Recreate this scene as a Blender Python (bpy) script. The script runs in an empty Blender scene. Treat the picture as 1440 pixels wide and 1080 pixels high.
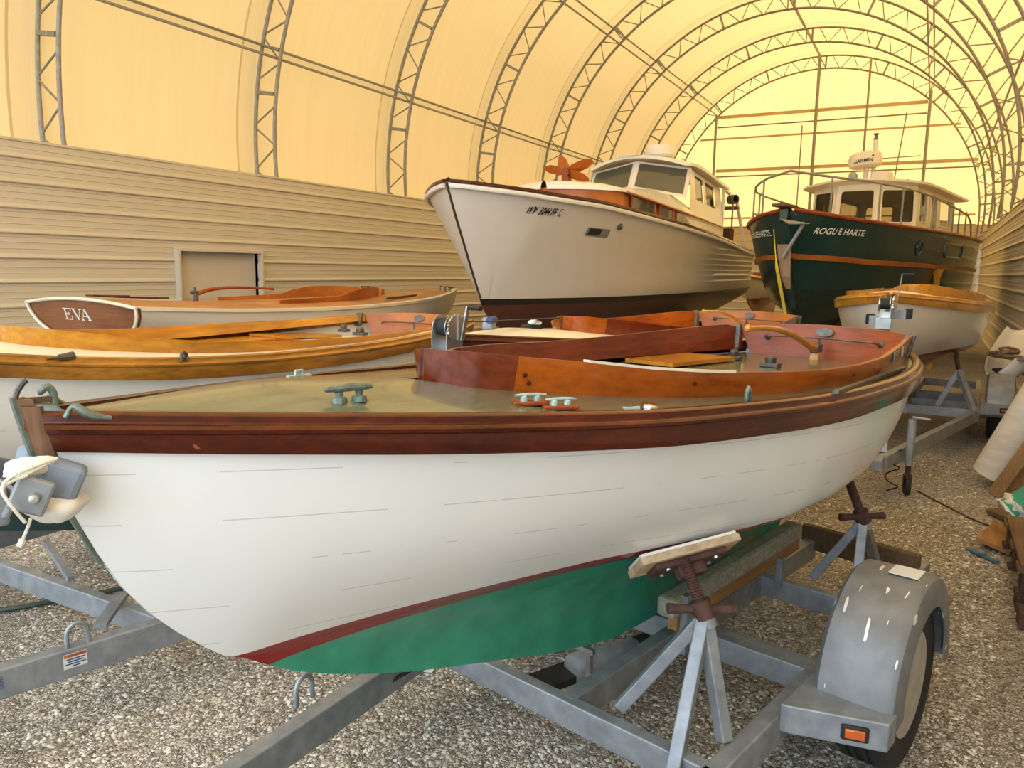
import bpy, math, random
import numpy as np
from mathutils import Vector, Matrix
random.seed(7)
C = bpy.context.scene.collection
PI = math.pi
cosd = lambda a: math.cos(math.radians(a))
sind = lambda a: math.sin(math.radians(a))

# ------------------------------------------------------------------ materials
def nodes(name):
    m = bpy.data.materials.new(name); m.use_nodes = True
    nt = m.node_tree
    for n in list(nt.nodes): nt.nodes.remove(n)
    out = nt.nodes.new('ShaderNodeOutputMaterial')
    return m, nt, out
def N(nt, t, **kw):
    n = nt.nodes.new(t)
    for k, v in kw.items():
        if k.startswith('i_'):
            key = k[2:]
            key = int(key) if key.isdigit() else key.replace('_', ' ')
            n.inputs[key].default_value = v
        else: setattr(n, k, v)
    return n
def coords(nt, scale=(1, 1, 1), space='Object'):
    tc = N(nt, 'ShaderNodeTexCoord'); mp = N(nt, 'ShaderNodeMapping')
    mp.inputs['Scale'].default_value = scale
    nt.links.new(tc.outputs[space], mp.inputs['Vector'])
    return mp.outputs['Vector']
def ramp(nt, fac, stops):
    r = N(nt, 'ShaderNodeValToRGB'); nt.links.new(fac, r.inputs['Fac'])
    e = r.color_ramp.elements
    while len(e) < len(stops): e.new(0.5)
    for k, (p, c) in enumerate(stops):
        e[k].position = p; e[k].color = (*c, 1) if len(c) == 3 else c
    return r.outputs['Color']
def math_n(nt, op, a, b=None, c=None):
    n = N(nt, 'ShaderNodeMath', operation=op)
    for k, x in enumerate((a, b, c)):
        if x is None: continue
        if isinstance(x, (int, float)): n.inputs[k].default_value = x
        else: nt.links.new(x, n.inputs[k])
    return n.outputs[0]
def mixc(nt, fac, a, b):
    n = N(nt, 'ShaderNodeMix', data_type='RGBA')
    if isinstance(fac, (int, float)): n.inputs['Factor'].default_value = fac
    else: nt.links.new(fac, n.inputs['Factor'])
    for k, x in (('A', a), ('B', b)):
        s = [i for i in n.inputs if i.name == k and i.type == 'RGBA'][0]
        if isinstance(x, tuple): s.default_value = (*x, 1)
        else: nt.links.new(x, s)
    return [o for o in n.outputs if o.type == 'RGBA'][0]
def principled(nt, out, rough=.5, metal=0, coat=0, spec=.5):
    b = N(nt, 'ShaderNodeBsdfPrincipled')
    b.inputs['Roughness'].default_value = rough; b.inputs['Metallic'].default_value = metal
    b.inputs['Coat Weight'].default_value = coat; b.inputs['Coat Roughness'].default_value = .06
    b.inputs['Specular IOR Level'].default_value = spec
    nt.links.new(b.outputs[0], out.inputs['Surface'])
    return b
def bump(nt, b, h, strength=.3, dist=.01):
    n = N(nt, 'ShaderNodeBump'); n.inputs['Strength'].default_value = strength; n.inputs['Distance'].default_value = dist
    nt.links.new(h, n.inputs['Height']); nt.links.new(n.outputs[0], b.inputs['Normal'])
def M(name, c, c2=None, rough=.5, metal=0, coat=0, ns=(6, 6, 6), detail=4, lo=.35, hi=.65, bmp=0, bd=.004, spec=.5):
    m, nt, out = nodes(name); b = principled(nt, out, rough, metal, coat, spec)
    if c2 is None: c2 = tuple(x * .82 for x in c)
    nz = N(nt, 'ShaderNodeTexNoise', i_Scale=1.0, i_Detail=detail, i_Roughness=.6)
    nt.links.new(coords(nt, ns), nz.inputs['Vector'])
    nt.links.new(ramp(nt, nz.outputs['Fac'], [(lo, c), (hi, c2)]), b.inputs['Base Color'])
    if bmp: bump(nt, b, nz.outputs['Fac'], bmp, bd)
    return m
def wood(name, c, c2, rough=.3, coat=.6, sc=1.0, along='y', spec=.32):
    s = {'y': (38 * sc, 2.2 * sc, 38 * sc), 'x': (2.2 * sc, 38 * sc, 38 * sc), 'z': (38 * sc, 38 * sc, 2.2 * sc)}[along]
    m, nt, out = nodes(name); b = principled(nt, out, rough, 0, coat * .6, spec)
    v = coords(nt, s)
    n1 = N(nt, 'ShaderNodeTexNoise', i_Scale=1.0, i_Detail=6.0, i_Roughness=.65); nt.links.new(v, n1.inputs['Vector'])
    n2 = N(nt, 'ShaderNodeTexNoise', i_Scale=1.3, i_Detail=2.0); nt.links.new(coords(nt, (1.6, 1.6, 1.6)), n2.inputs['Vector'])
    a = ramp(nt, n1.outputs['Fac'], [(.3, c2), (.68, c)])
    t = ramp(nt, n2.outputs['Fac'], [(.35, (.72, .68, .66)), (.7, (1.12, 1.1, 1.08))])
    mm = N(nt, 'ShaderNodeMix', data_type='RGBA', blend_type='MULTIPLY'); mm.inputs['Factor'].default_value = 1
    ii = [i for i in mm.inputs if i.type == 'RGBA']; nt.links.new(a, ii[0]); nt.links.new(t, ii[1])
    nt.links.new([o for o in mm.outputs if o.type == 'RGBA'][0], b.inputs['Base Color'])
    bump(nt, b, n1.outputs['Fac'], .03, .002)
    return m
def hull_paint(name, top, stripe, bottom, z0, slope, sw, rough=.22, coat=.3, planks=0, dirt=.06):
    """topside / boot stripe / bottom paint split by the painted waterline z0 + slope * y."""
    m, nt, out = nodes(name); b = principled(nt, out, rough, 0, coat)
    tc = N(nt, 'ShaderNodeTexCoord'); sp = N(nt, 'ShaderNodeSeparateXYZ'); nt.links.new(tc.outputs['Object'], sp.inputs[0])
    h = math_n(nt, 'SUBTRACT', sp.outputs['Z'], math_n(nt, 'MULTIPLY_ADD', sp.outputs['Y'], slope, z0))
    nz = N(nt, 'ShaderNodeTexNoise', i_Scale=3.0, i_Detail=5.0); nt.links.new(tc.outputs['Object'], nz.inputs['Vector'])
    dk = ramp(nt, nz.outputs['Fac'], [(.3, (1 - dirt,) * 3), (.7, (1, 1, 1))])
    is_top = math_n(nt, 'GREATER_THAN', h, 0.0); is_st = math_n(nt, 'GREATER_THAN', h, -sw)
    n2 = N(nt, 'ShaderNodeTexNoise', i_Scale=9.0, i_Detail=4.0); nt.links.new(tc.outputs['Object'], n2.inputs['Vector'])
    bot = ramp(nt, n2.outputs['Fac'], [(.3, tuple(x * .8 for x in bottom)), (.7, tuple(min(1, x * 1.15) for x in bottom))])
    c = mixc(nt, is_top, mixc(nt, is_st, bot, stripe), top)
    mm = N(nt, 'ShaderNodeMix', data_type='RGBA', blend_type='MULTIPLY'); mm.inputs['Factor'].default_value = 1
    ii = [i for i in mm.inputs if i.type == 'RGBA']; nt.links.new(c, ii[0]); nt.links.new(dk, ii[1])
    col = [o for o in mm.outputs if o.type == 'RGBA'][0]
    if planks:   # fine worn plank seams following the girth
        fr = math_n(nt, 'FRACT', math_n(nt, 'MULTIPLY', math_n(nt, 'MULTIPLY_ADD', sp.outputs['Y'], .055, sp.outputs['Z']), planks))
        ln = math_n(nt, 'LESS_THAN', math_n(nt, 'ABSOLUTE', math_n(nt, 'SUBTRACT', fr, .5)), .012)
        n3 = N(nt, 'ShaderNodeTexNoise', i_Scale=5.0, i_Detail=3.0); nt.links.new(tc.outputs['Object'], n3.inputs['Vector'])
        on = math_n(nt, 'MULTIPLY', ln, math_n(nt, 'GREATER_THAN', n3.outputs['Fac'], .48))
        col = mixc(nt, math_n(nt, 'MULTIPLY', on, .32), col, (.12, .11, .1))
    nt.links.new(col, b.inputs['Base Color'])
    return m
def fabric_mat(name, tr, df, seam=True):
    m, nt, out = nodes(name)
    v = coords(nt, (1, 1, 1)); sp = N(nt, 'ShaderNodeSeparateXYZ'); nt.links.new(v, sp.inputs[0])
    nz = N(nt, 'ShaderNodeTexNoise', i_Scale=1.0, i_Detail=5.0, i_Roughness=.6); nt.links.new(coords(nt, (1.2, 7, .5) if seam else (7, 1, .5)), nz.inputs['Vector'])
    k = ramp(nt, nz.outputs['Fac'], [(.3, (.95, .94, .92)), (.7, (1, 1, 1))])
    if seam:     # doubled cloth at the pocket beside each arch
        fr = math_n(nt, 'FRACT', math_n(nt, 'DIVIDE', math_n(nt, 'SUBTRACT', sp.outputs['Y'], 6.3 - 3.72 * 4 - .37), 3.72))
        s1 = math_n(nt, 'LESS_THAN', fr, .011)
        s2 = math_n(nt, 'LESS_THAN', fr, .085)
        k = mixc(nt, math_n(nt, 'MULTIPLY', s2, .12), k, (.55, .5, .45))
        k = mixc(nt, math_n(nt, 'MULTIPLY', s1, .5), k, (.45, .33, .2))
    def mul(c):
        mm = N(nt, 'ShaderNodeMix', data_type='RGBA', blend_type='MULTIPLY'); mm.inputs['Factor'].default_value = 1
        ii = [i for i in mm.inputs if i.type == 'RGBA']; nt.links.new(k, ii[0]); ii[1].default_value = (*c, 1)
        return [o for o in mm.outputs if o.type == 'RGBA'][0]
    d = N(nt, 'ShaderNodeBsdfDiffuse'); t = N(nt, 'ShaderNodeBsdfTranslucent'); a = N(nt, 'ShaderNodeAddShader')
    nt.links.new(mul(df), d.inputs['Color']); nt.links.new(mul(tr), t.inputs['Color'])
    nt.links.new(d.outputs[0], a.inputs[0]); nt.links.new(t.outputs[0], a.inputs[1]); nt.links.new(a.outputs[0], out.inputs['Surface'])
    return m
def gravel_mat():
    m, nt, out = nodes('crushed_shell_gravel'); b = principled(nt, out, .85, 0, 0, .3)
    v = coords(nt, (1, 1, 1))
    nz = N(nt, 'ShaderNodeTexNoise', i_Scale=30.0, i_Detail=3.0); nt.links.new(v, nz.inputs['Vector'])
    vm = N(nt, 'ShaderNodeVectorMath', operation='MULTIPLY_ADD'); nt.links.new(nz.outputs['Color'], vm.inputs[0])
    vm.inputs[1].default_value = (.02, .02, .02); nt.links.new(v, vm.inputs[2])
    vo = N(nt, 'ShaderNodeTexVoronoi', i_Scale=76.0); nt.links.new(vm.outputs[0], vo.inputs['Vector'])
    ve = N(nt, 'ShaderNodeTexVoronoi', feature='DISTANCE_TO_EDGE', i_Scale=76.0); nt.links.new(vm.outputs[0], ve.inputs['Vector'])
    sp = N(nt, 'ShaderNodeSeparateColor'); nt.links.new(vo.outputs['Color'], sp.inputs[0])
    c = ramp(nt, sp.outputs[0], [(0, (.22, .19, .15)), (.2, (.42, .375, .31)), (.5, (.60, .545, .465)), (.75, (.70, .65, .57)), (.93, (.80, .77, .70)), (1, (.86, .84, .78))])
    nl = N(nt, 'ShaderNodeTexNoise', i_Scale=.9, i_Detail=4.0); nt.links.new(v, nl.inputs['Vector'])
    t = ramp(nt, nl.outputs['Fac'], [(.35, (.82, .79, .75)), (.65, (1.05, 1.04, 1.03))])
    mm = N(nt, 'ShaderNodeMix', data_type='RGBA', blend_type='MULTIPLY'); mm.inputs['Factor'].default_value = 1
    ii = [i for i in mm.inputs if i.type == 'RGBA']; nt.links.new(c, ii[0]); nt.links.new(t, ii[1])
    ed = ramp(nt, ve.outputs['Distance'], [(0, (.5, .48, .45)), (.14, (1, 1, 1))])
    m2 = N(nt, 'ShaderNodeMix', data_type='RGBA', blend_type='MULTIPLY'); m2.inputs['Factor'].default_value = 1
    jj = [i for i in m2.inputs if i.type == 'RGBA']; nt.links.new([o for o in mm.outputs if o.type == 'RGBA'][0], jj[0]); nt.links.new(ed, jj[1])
    nt.links.new([o for o in m2.outputs if o.type == 'RGBA'][0], b.inputs['Base Color'])
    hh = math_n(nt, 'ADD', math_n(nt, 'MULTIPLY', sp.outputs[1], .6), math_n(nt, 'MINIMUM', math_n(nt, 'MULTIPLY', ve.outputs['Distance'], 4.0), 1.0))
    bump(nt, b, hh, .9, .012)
    return m
def stone_mat():
    m, nt, out = nodes('shell_stone'); b = principled(nt, out, .8, 0, 0, .3)
    g = N(nt, 'ShaderNodeVertexColor', layer_name='tone')
    nt.links.new(g.outputs['Color'], b.inputs['Base Color'])
    return m

MT = {}
MT['mahogany'] = wood('varnished_mahogany', (.105, .016, .0045), (.042, .0065, .002), .14, .2)
MT['mahogany_mid'] = wood('reddish_mahogany', (.36, .085, .02), (.22, .045, .011), .4, .08, along='x')
MT['mahogany_red'] = wood('red_brown_mahogany', (.22, .042, .013), (.11, .02, .007), .2, .45)
MT['orange'] = wood('amber_varnished_wood', (.47, .115, .008), (.30, .062, .005), .25, .35)
MT['orange_z'] = wood('amber_varnished_board', (.50, .17, .028), (.34, .10, .016), .4, .1, along='x')
MT['yellow'] = wood('golden_varnished_oak', (.64, .31, .032), (.45, .185, .018), .25, .6)
MT['yellow_dk'] = wood('golden_brown_oak', (.44, .20, .022), (.21, .082, .010), .25, .6)
MT['stemwood'] = wood('brown_oak_stem', (.24, .13, .065), (.12, .06, .03), .5, .1, along='z')
MT['shorewood'] = M('golden_painted_timber', (.50, .24, .035), (.42, .19, .025), .9, spec=.1, ns=(8, 8, 2))
MT['teak'] = wood('pale_teak_deck', (.52, .26, .10), (.38, .17, .06), .5, .1, .6)
MT['plainwood'] = wood('rough_sawn_wood', (.42, .24, .10), (.26, .13, .05), .75, 0)
MT['oldwood'] = wood('weathered_wood', (.20, .13, .075), (.11, .07, .04), .85, 0)
MT['darkwood'] = wood('dark_old_timber', (.11, .065, .04), (.05, .03, .02), .85, 0)
MT['carpet'] = M('pale_bunk_carpet', (.36, .35, .28), (.22, .21, .16), .95, ns=(60, 60, 60), bmp=.5)
MT['white'] = M('white_paint', (.76, .76, .74), (.70, .70, .67), .3, coat=.2, ns=(2, 2, 2))
MT['cream'] = M('cream_paint', (.74, .69, .56), (.68, .62, .49), .4, ns=(2, 2, 2))
MT['deckgreen'] = M('grey_green_canvas_deck', (.145, .150, .095), (.11, .115, .07), .16, coat=.3, ns=(30, 3, 30), bmp=.06, bd=.004)
MT['galv'] = M('galvanised_steel', (.33, .355, .38), (.225, .245, .265), .5, .45, ns=(14, 14, 14), detail=6, bmp=.08)
MT['galv2'] = M('dull_galvanised_steel', (.36, .38, .40), (.25, .27, .28), .55, .35, ns=(9, 9, 9), detail=6)
MT['zinc'] = M('bright_zinc_steel', (.62, .64, .63), (.45, .47, .46), .28, .9, ns=(8, 8, 8))
MT['rust'] = M('rusty_brown_steel', (.105, .050, .040), (.055, .025, .020), .75, .2, ns=(25, 25, 25), bmp=.3)
MT['bronze'] = M('verdigris_bronze', (.20, .27, .24), (.11, .13, .11), .5, .5, ns=(30, 30, 30))
MT['bronze_lt'] = M('pale_green_bronze', (.40, .56, .53), (.25, .36, .34), .5, .3, ns=(40, 40, 40))
MT['bronze_dk'] = M('dark_bronze', (.14, .13, .11), (.08, .075, .065), .4, .6, ns=(20, 20, 20))
MT['chrome'] = M('chrome', (.75, .75, .75), (.7, .7, .7), .08, 1)
MT['black'] = M('black_rubber', (.018, .018, .018), (.010, .010, .010), .7, ns=(8, 8, 8))
MT['blackgloss'] = M('black_paint', (.012, .012, .012), None, .3)
MT['bluegrey'] = M('blue_grey_rubber', (.25, .30, .37), (.19, .23, .29), .6, ns=(10, 10, 10))
MT['cloth'] = M('white_padding_cloth', (.86, .84, .80), (.76, .73, .68), .95, ns=(22, 22, 22), bmp=.5)
MT['rope'] = M('white_rope', (.78, .76, .70), (.6, .58, .52), .9, ns=(60, 60, 60))
MT['red_lens'] = M('amber_lens', (.62, .13, .02), (.45, .08, .01), .2, coat=.5)
MT['glass'] = M('dark_window_glass', (.10, .10, .085), (.085, .085, .07), .06, 0, .3, ns=(1, 1, 1))
MT['glass_dk'] = M('dark_tinted_glass', (.022, .02, .018), (.012, .011, .01), .05, 0, .3, ns=(1, 1, 1))
MT['greenpaint'] = M('dark_green_paint', (.012, .05, .042), None, .2, coat=.4, ns=(2, 2, 2))
MT['tealgreen'] = M('sea_green_paint', (.045, .31, .20), (.03, .24, .15), .5, ns=(8, 8, 8))
MT['concrete'] = M('pale_cardboard_tube', (.62, .56, .46), (.50, .44, .35), .85, ns=(3, 3, 14))
MT['steel'] = M('grey_steel_tube', (.30, .29, .25), (.22, .21, .18), .5, .25, ns=(10, 10, 10))
MT['girt'] = M('tan_timber_girt', (.60, .42, .22), (.48, .33, .17), .8, ns=(2, 12, 12))
MT['yellowstrap'] = M('yellow_webbing', (.78, .60, .05), (.68, .50, .04), .8, ns=(40, 40, 40))
MT['tan'] = M('tan_canvas', (.36, .26, .17), (.30, .21, .135), .9, ns=(8, 8, 8))
MT['whiteletter'] = M('white_lettering', (.80, .79, .74), None, .5)
MT['blackletter'] = M('black_lettering', (.012, .012, .014), None, .5)
MT['sticker'] = M('white_sticker', (.74, .74, .72), (.68, .68, .65), .4)
MT['orange_ink'] = M('orange_ink', (.62, .20, .07), None, .5)
MT['blue_ink'] = M('dark_blue_ink', (.03, .06, .22), None, .5)
MT['blue'] = M('faded_blue_plastic', (.05, .17, .27), None, .6)
MT['hose'] = M('dark_green_hose', (.05, .085, .055), (.03, .05, .035), .55)
MT['aluminium'] = M('white_roof_plastic', (.72, .68, .60), (.66, .62, .54), .4)
MT['clear'] = M('pale_cloth', (.70, .69, .64), (.55, .54, .5), .7, ns=(20, 20, 20))
MT['hole_shade'] = M('painted_hole_shade', (.02, .018, .015), None, .9)
MT['siding'] = M('tan_metal_siding', (.57, .52, .41), (.50, .45, .355), .5, ns=(1.2, .35, 6), detail=6, lo=.25, hi=.75)
MT['boxboard'] = M('pale_board', (.56, .51, .43), (.52, .47, .39), .7, ns=(2, 2, 2))
MT['rim'] = M('dusty_cream_rim', (.46, .43, .37), (.36, .33, .28), .6, ns=(12, 12, 12))

# ------------------------------------------------------------------ mesh builder
class MB:
    def __init__(s): s.v = []; s.f = []; s.uv = None
    def add(s, v, f):
        o = len(s.v); s.v += [tuple(x) for x in v]; s.f += [tuple(i + o for i in q) for q in f]; return s
    def box(s, c, size, Mx=None):
        a, b, d = (x / 2 for x in size)
        vs = [Vector((x, y, z)) for x in (-a, a) for y in (-b, b) for z in (-d, d)]
        if Mx is not None: vs = [Mx @ v for v in vs]
        c = Vector(c); vs = [v + c for v in vs]
        return s.add(vs, [(0, 1, 3, 2), (4, 6, 7, 5), (0, 4, 5, 1), (2, 3, 7, 6), (0, 2, 6, 4), (1, 5, 7, 3)])
    def bar(s, p0, p1, w, h, up=(0, 0, 1)):
        p0, p1 = Vector(p0), Vector(p1); d = (p1 - p0).normalized(); up = Vector(up)
        if abs(d.dot(up)) > .98: up = Vector((1, 0, 0))
        r = d.cross(up).normalized(); u = r.cross(d)
        vs = []
        for p in (p0, p1):
            for a, b in ((-1, -1), (1, -1), (1, 1), (-1, 1)): vs.append(p + r * a * w / 2 + u * b * h / 2)
        return s.add(vs, [(0, 3, 2, 1), (4, 5, 6, 7), (0, 1, 5, 4), (1, 2, 6, 5), (2, 3, 7, 6), (3, 0, 4, 7)])
    def loft(s, rings, closed=True, caps=True):
        n = len(rings[0]); o = len(s.v)
        for r in rings: s.v += [tuple(p) for p in r]
        for i in range(len(rings) - 1):
            for j in range(n if closed else n - 1):
                k = (j + 1) % n
                s.f.append((o + i * n + j, o + i * n + k, o + (i + 1) * n + k, o + (i + 1) * n + j))
        if caps and closed:
            s.f.append(tuple(o + j for j in range(n))[::-1]); s.f.append(tuple(o + (len(rings) - 1) * n + j for j in range(n)))
        return s
    def tube(s, pts, r, n=8, closed=False, caps=True):
        pts = [Vector(p) for p in pts]; m = len(pts); rr = r if isinstance(r, (list, tuple)) else [r] * m
        rings = []; prev = None
        for i, p in enumerate(pts):
            a = pts[i - 1] if i > 0 else (pts[-1] if closed else p); b = pts[(i + 1) % m] if (i < m - 1 or closed) else p
            t = (b - a).normalized()
            if prev is None:
                q = Vector((0, 0, 1)) if abs(t.z) < .9 else Vector((1, 0, 0)); u = t.cross(q).normalized()
            else:
                u = (prev - t * prev.dot(t)).normalized()
            prev = u; w = t.cross(u)
            rings.append([p + (u * math.cos(2 * PI * k / n) + w * math.sin(2 * PI * k / n)) * rr[i] for k in range(n)])
        if closed: rings.append(rings[0]); return s.loft(rings, True, False)
        return s.loft(rings, True, caps)
    def lathe(s, prof, c=(0, 0, 0), axis=(0, 0, 1), n=24):
        c = Vector(c); ax = Vector(axis).normalized()
        q = Vector((1, 0, 0)) if abs(ax.x) < .9 else Vector((0, 1, 0)); u = ax.cross(q).normalized(); w = ax.cross(u)
        rings = [[c + ax * h + (u * math.cos(2 * PI * k / n) + w * math.sin(2 * PI * k / n)) * max(r, 1e-4) for k in range(n)] for r, h in prof]
        return s.loft(rings, True, True)
    def prism(s, poly, thick, Mx):
        """poly in local xy extruded along local z, placed by Mx"""
        n = len(poly); vs = [Mx @ Vector((x, y, 0)) for x, y in poly] + [Mx @ Vector((x, y, thick)) for x, y in poly]
        return s.add(vs, [tuple(range(n))[::-1], tuple(range(n, 2 * n))] + [(i, (i + 1) % n, n + (i + 1) % n, n + i) for i in range(n)])
    def build(s, name, mat, parent=None, smooth=35, bevel=0, sub=0):
        me = bpy.data.meshes.new(name); me.from_pydata(s.v, [], s.f); me.validate(); me.update()
        if s.uv is not None:
            uvl = me.uv_layers.new(name='uv')
            for lp in me.loops: uvl.data[lp.index].uv = s.uv[lp.vertex_index]
        import bmesh as _b
        bm = _b.new(); bm.from_mesh(me); _b.ops.recalc_face_normals(bm, faces=bm.faces); bm.to_mesh(me); bm.free()
        if smooth:
            me.polygons.foreach_set('use_smooth', [True] * len(me.polygons)); me.set_sharp_from_angle(angle=math.radians(smooth))
        o = bpy.data.objects.new(name, me); C.objects.link(o)
        if mat is not None: me.materials.append(MT[mat] if isinstance(mat, str) else mat)
        if parent is not None: o.parent = parent
        if bevel:
            b = o.modifiers.new('bevel', 'BEVEL'); b.width = bevel; b.segments = 2; b.limit_method = 'ANGLE'
        return o
def tag(o, label, cat, group=None, kind=None):
    if label: o['label'] = label
    if cat: o['category'] = cat
    if group: o['group'] = group
    if kind: o['kind'] = kind
    return o
def thing(name, label, cat, loc=(0, 0, 0), rz=0, group=None, scale=1.0, pitch=0):
    o = bpy.data.objects.new(name, None); C.objects.link(o); o.empty_display_size = .2
    o.location = loc; o.rotation_euler = (pitch, 0, rz); o.scale = (scale,) * 3
    return tag(o, label, cat, group)
def struct(o): o['kind'] = 'structure'; return o
def text_geo(txt, size=1.0, bold=0.0):
    cu = bpy.data.curves.new('t', 'FONT'); cu.body = txt; cu.size = size; cu.resolution_u = 3; cu.offset = bold
    o = bpy.data.objects.new('t', cu); C.objects.link(o)
    dg = bpy.context.evaluated_depsgraph_get(); ev = o.evaluated_get(dg); me = ev.to_mesh()
    v = [tuple(p.co) for p in me.vertices]; f = [tuple(p.vertices) for p in me.polygons]
    ev.to_mesh_clear(); bpy.data.objects.remove(o); bpy.data.curves.remove(cu)
    return v, f
def interp(x, pts): return float(np.interp(x, [p[0] for p in pts], [p[1] for p in pts]))
def catmull(P, n):
    P = [np.array(p, float) for p in P]; P = [2 * P[0] - P[1]] + P + [2 * P[-1] - P[-2]]
    out = []; seg = len(P) - 3
    for k in range(n):
        u = k / (n - 1) * seg; i = min(int(u), seg - 1); t = u - i
        a, b, c, d = P[i:i + 4]
        out.append(.5 * ((2 * b) + (-a + c) * t + (2 * a - 5 * b + 4 * c - d) * t * t + (-a + 3 * b - 3 * c + d) * t ** 3))
    return out
def smooth_table(pts, n=80):
    """monotone-ish resample of a table so that curves read smooth"""
    x = np.array([p[0] for p in pts]); y = np.array([p[1] for p in pts])
    d = np.diff(y) / np.diff(x); m = np.zeros(len(x)); m[0] = d[0]; m[-1] = d[-1]
    for i in range(1, len(x) - 1):
        m[i] = 0 if d[i - 1] * d[i] <= 0 else 2 * d[i - 1] * d[i] / (d[i - 1] + d[i])
    xs = np.linspace(x[0], x[-1], n) if n > len(x) else x
    xs = np.unique(np.concatenate([xs, x])); out = []
    for q in xs:
        i = min(max(np.searchsorted(x, q) - 1, 0), len(x) - 2); h = x[i + 1] - x[i]; t = (q - x[i]) / h
        out.append((q, (2 * t**3 - 3 * t**2 + 1) * y[i] + (t**3 - 2 * t**2 + t) * h * m[i] + (-2 * t**3 + 3 * t**2) * y[i + 1] + (t**3 - t**2) * h * m[i + 1]))
    return out

# ------------------------------------------------------------------ camera (from the photo's vanishing points)
VX, VY, CC = np.array([-1300., 344.]), np.array([1315., 388.]), np.array([720., 540.])
FL = math.sqrt(-(VX - CC) @ (VY - CC))
ex = -np.array([*(VX - CC), FL]); ex /= np.linalg.norm(ex)
ey = np.array([*(VY - CC), FL]); ey /= np.linalg.norm(ey)
ex -= ey * (ex @ ey); ex /= np.linalg.norm(ex)
ez = np.cross(ex, ey)
if ez[1] > 0: ez = -ez
RW = np.array([ex, ey, ez])
EYE = np.array([0, 0, 1.8])
cam = bpy.data.cameras.new('camera'); co = bpy.data.objects.new('camera', cam); C.objects.link(co)
cam.sensor_width = 36; cam.lens = FL / 1440 * 36; cam.clip_end = 300
R3 = RW @ np.diag([1, -1, -1])
co.matrix_world = Matrix([[*R3[0], 0], [*R3[1], 0], [*R3[2], 1.8], [0, 0, 0, 1]])
bpy.context.scene.camera = co

# ------------------------------------------------------------------ light
sc = bpy.context.scene
w = bpy.data.worlds.new('sky'); sc.world = w; w.use_nodes = True
bg = w.node_tree.nodes['Background']; bg.inputs[0].default_value = (.76, .88, 1.0, 1); bg.inputs[1].default_value = 2.8
sun = bpy.data.lights.new('sun', 'SUN'); sun.energy = 12.0; sun.angle = .12; sun.color = (1, .93, .80)
so = bpy.data.objects.new('sun', sun); C.objects.link(so)
so.rotation_euler = Vector((-.50, -.36, -.79)).to_track_quat('-Z', 'Y').to_euler()
sc.view_settings.view_transform = 'Standard'; sc.view_settings.look = 'None'; sc.view_settings.gamma = 1
sc.view_settings.use_curve_mapping = False
sc.view_settings.exposure = 0.62
sc.cycles.use_denoising = True
sc.cycles.max_bounces = 10; sc.cycles.diffuse_bounces = 6; sc.cycles.glossy_bounces = 4
sc.cycles.sample_clamp_indirect = 8.0

# ------------------------------------------------------------------ the tent shed
XC, ZC, RO, TD = -4.46, 3.81, 6.1, .45
XL, XR, ZT, YE, Y0 = -10.0, 1.37, 3.25, 32.3, -2.6
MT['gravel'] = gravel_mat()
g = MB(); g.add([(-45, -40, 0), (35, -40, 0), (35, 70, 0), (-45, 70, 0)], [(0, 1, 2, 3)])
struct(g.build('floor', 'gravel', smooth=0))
MT['fabric'] = fabric_mat('warm_tent_fabric', (.150, .100, .040), (.62, .52, .345))
MT['fabric_end'] = fabric_mat('warm_end_fabric', (.235, .163, .064), (.62, .505, .32), seam=False)
rf = RO + .07
def arc(a, r): return (XC + r * math.cos(a), ZC + r * math.sin(a))
ANG = [math.radians(-9 + 198 * k / 96) for k in range(97)]
mb = MB(); rows = []
for y in [Y0 + (YE + .1 - Y0) * k / 12 for k in range(13)]:
    rows.append([(arc(a, rf)[0], y, arc(a, rf)[1]) for a in ANG])
mb.loft(rows, closed=False)
struct(mb.build('ceiling', 'fabric', smooth=80))
mb = MB(); pts = [(arc(a, rf)[0], YE + .1, arc(a, rf)[1]) for a in ANG]
mb.add(pts, [tuple(range(len(pts)))])
struct(mb.build('trim_1', 'fabric_end', smooth=0))   # end canvas
def siding(name, length_pts, normal, ztop, face):
    """ribbed horizontal siding swept from p0 to p1; normal points into the shed"""
    prof = []; z = 0; pitch = .305
    while z < ztop - .01:
        t = min(pitch, ztop - z)
        for zz, d in ((0, .026), (.012, .030), (.03, .020), (.055, .004), (.11, .002), (.116, .008), (.122, .002), (.165, .0), (.19, .001), (.196, .007), (.202, .001), (.255, -.002), (.262, .004), (.268, -.002), (.296, -.004)):
            if zz < t: prof.append((d, z + zz))
        z += pitch
    prof.append((.02, ztop)); prof.append((.02, ztop + .03)); prof.append((-.08, ztop + .03)); prof.append((-.08, 0))
    p0, p1 = Vector(length_pts[0]), Vector(length_pts[1]); n = Vector(normal)
    m = MB(); m.loft([[p + n * d + Vector((0, 0, zz)) for d, zz in prof] for p in (p0, p1)], True, True)
    return struct(m.build(name, 'siding', smooth=0))
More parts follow.
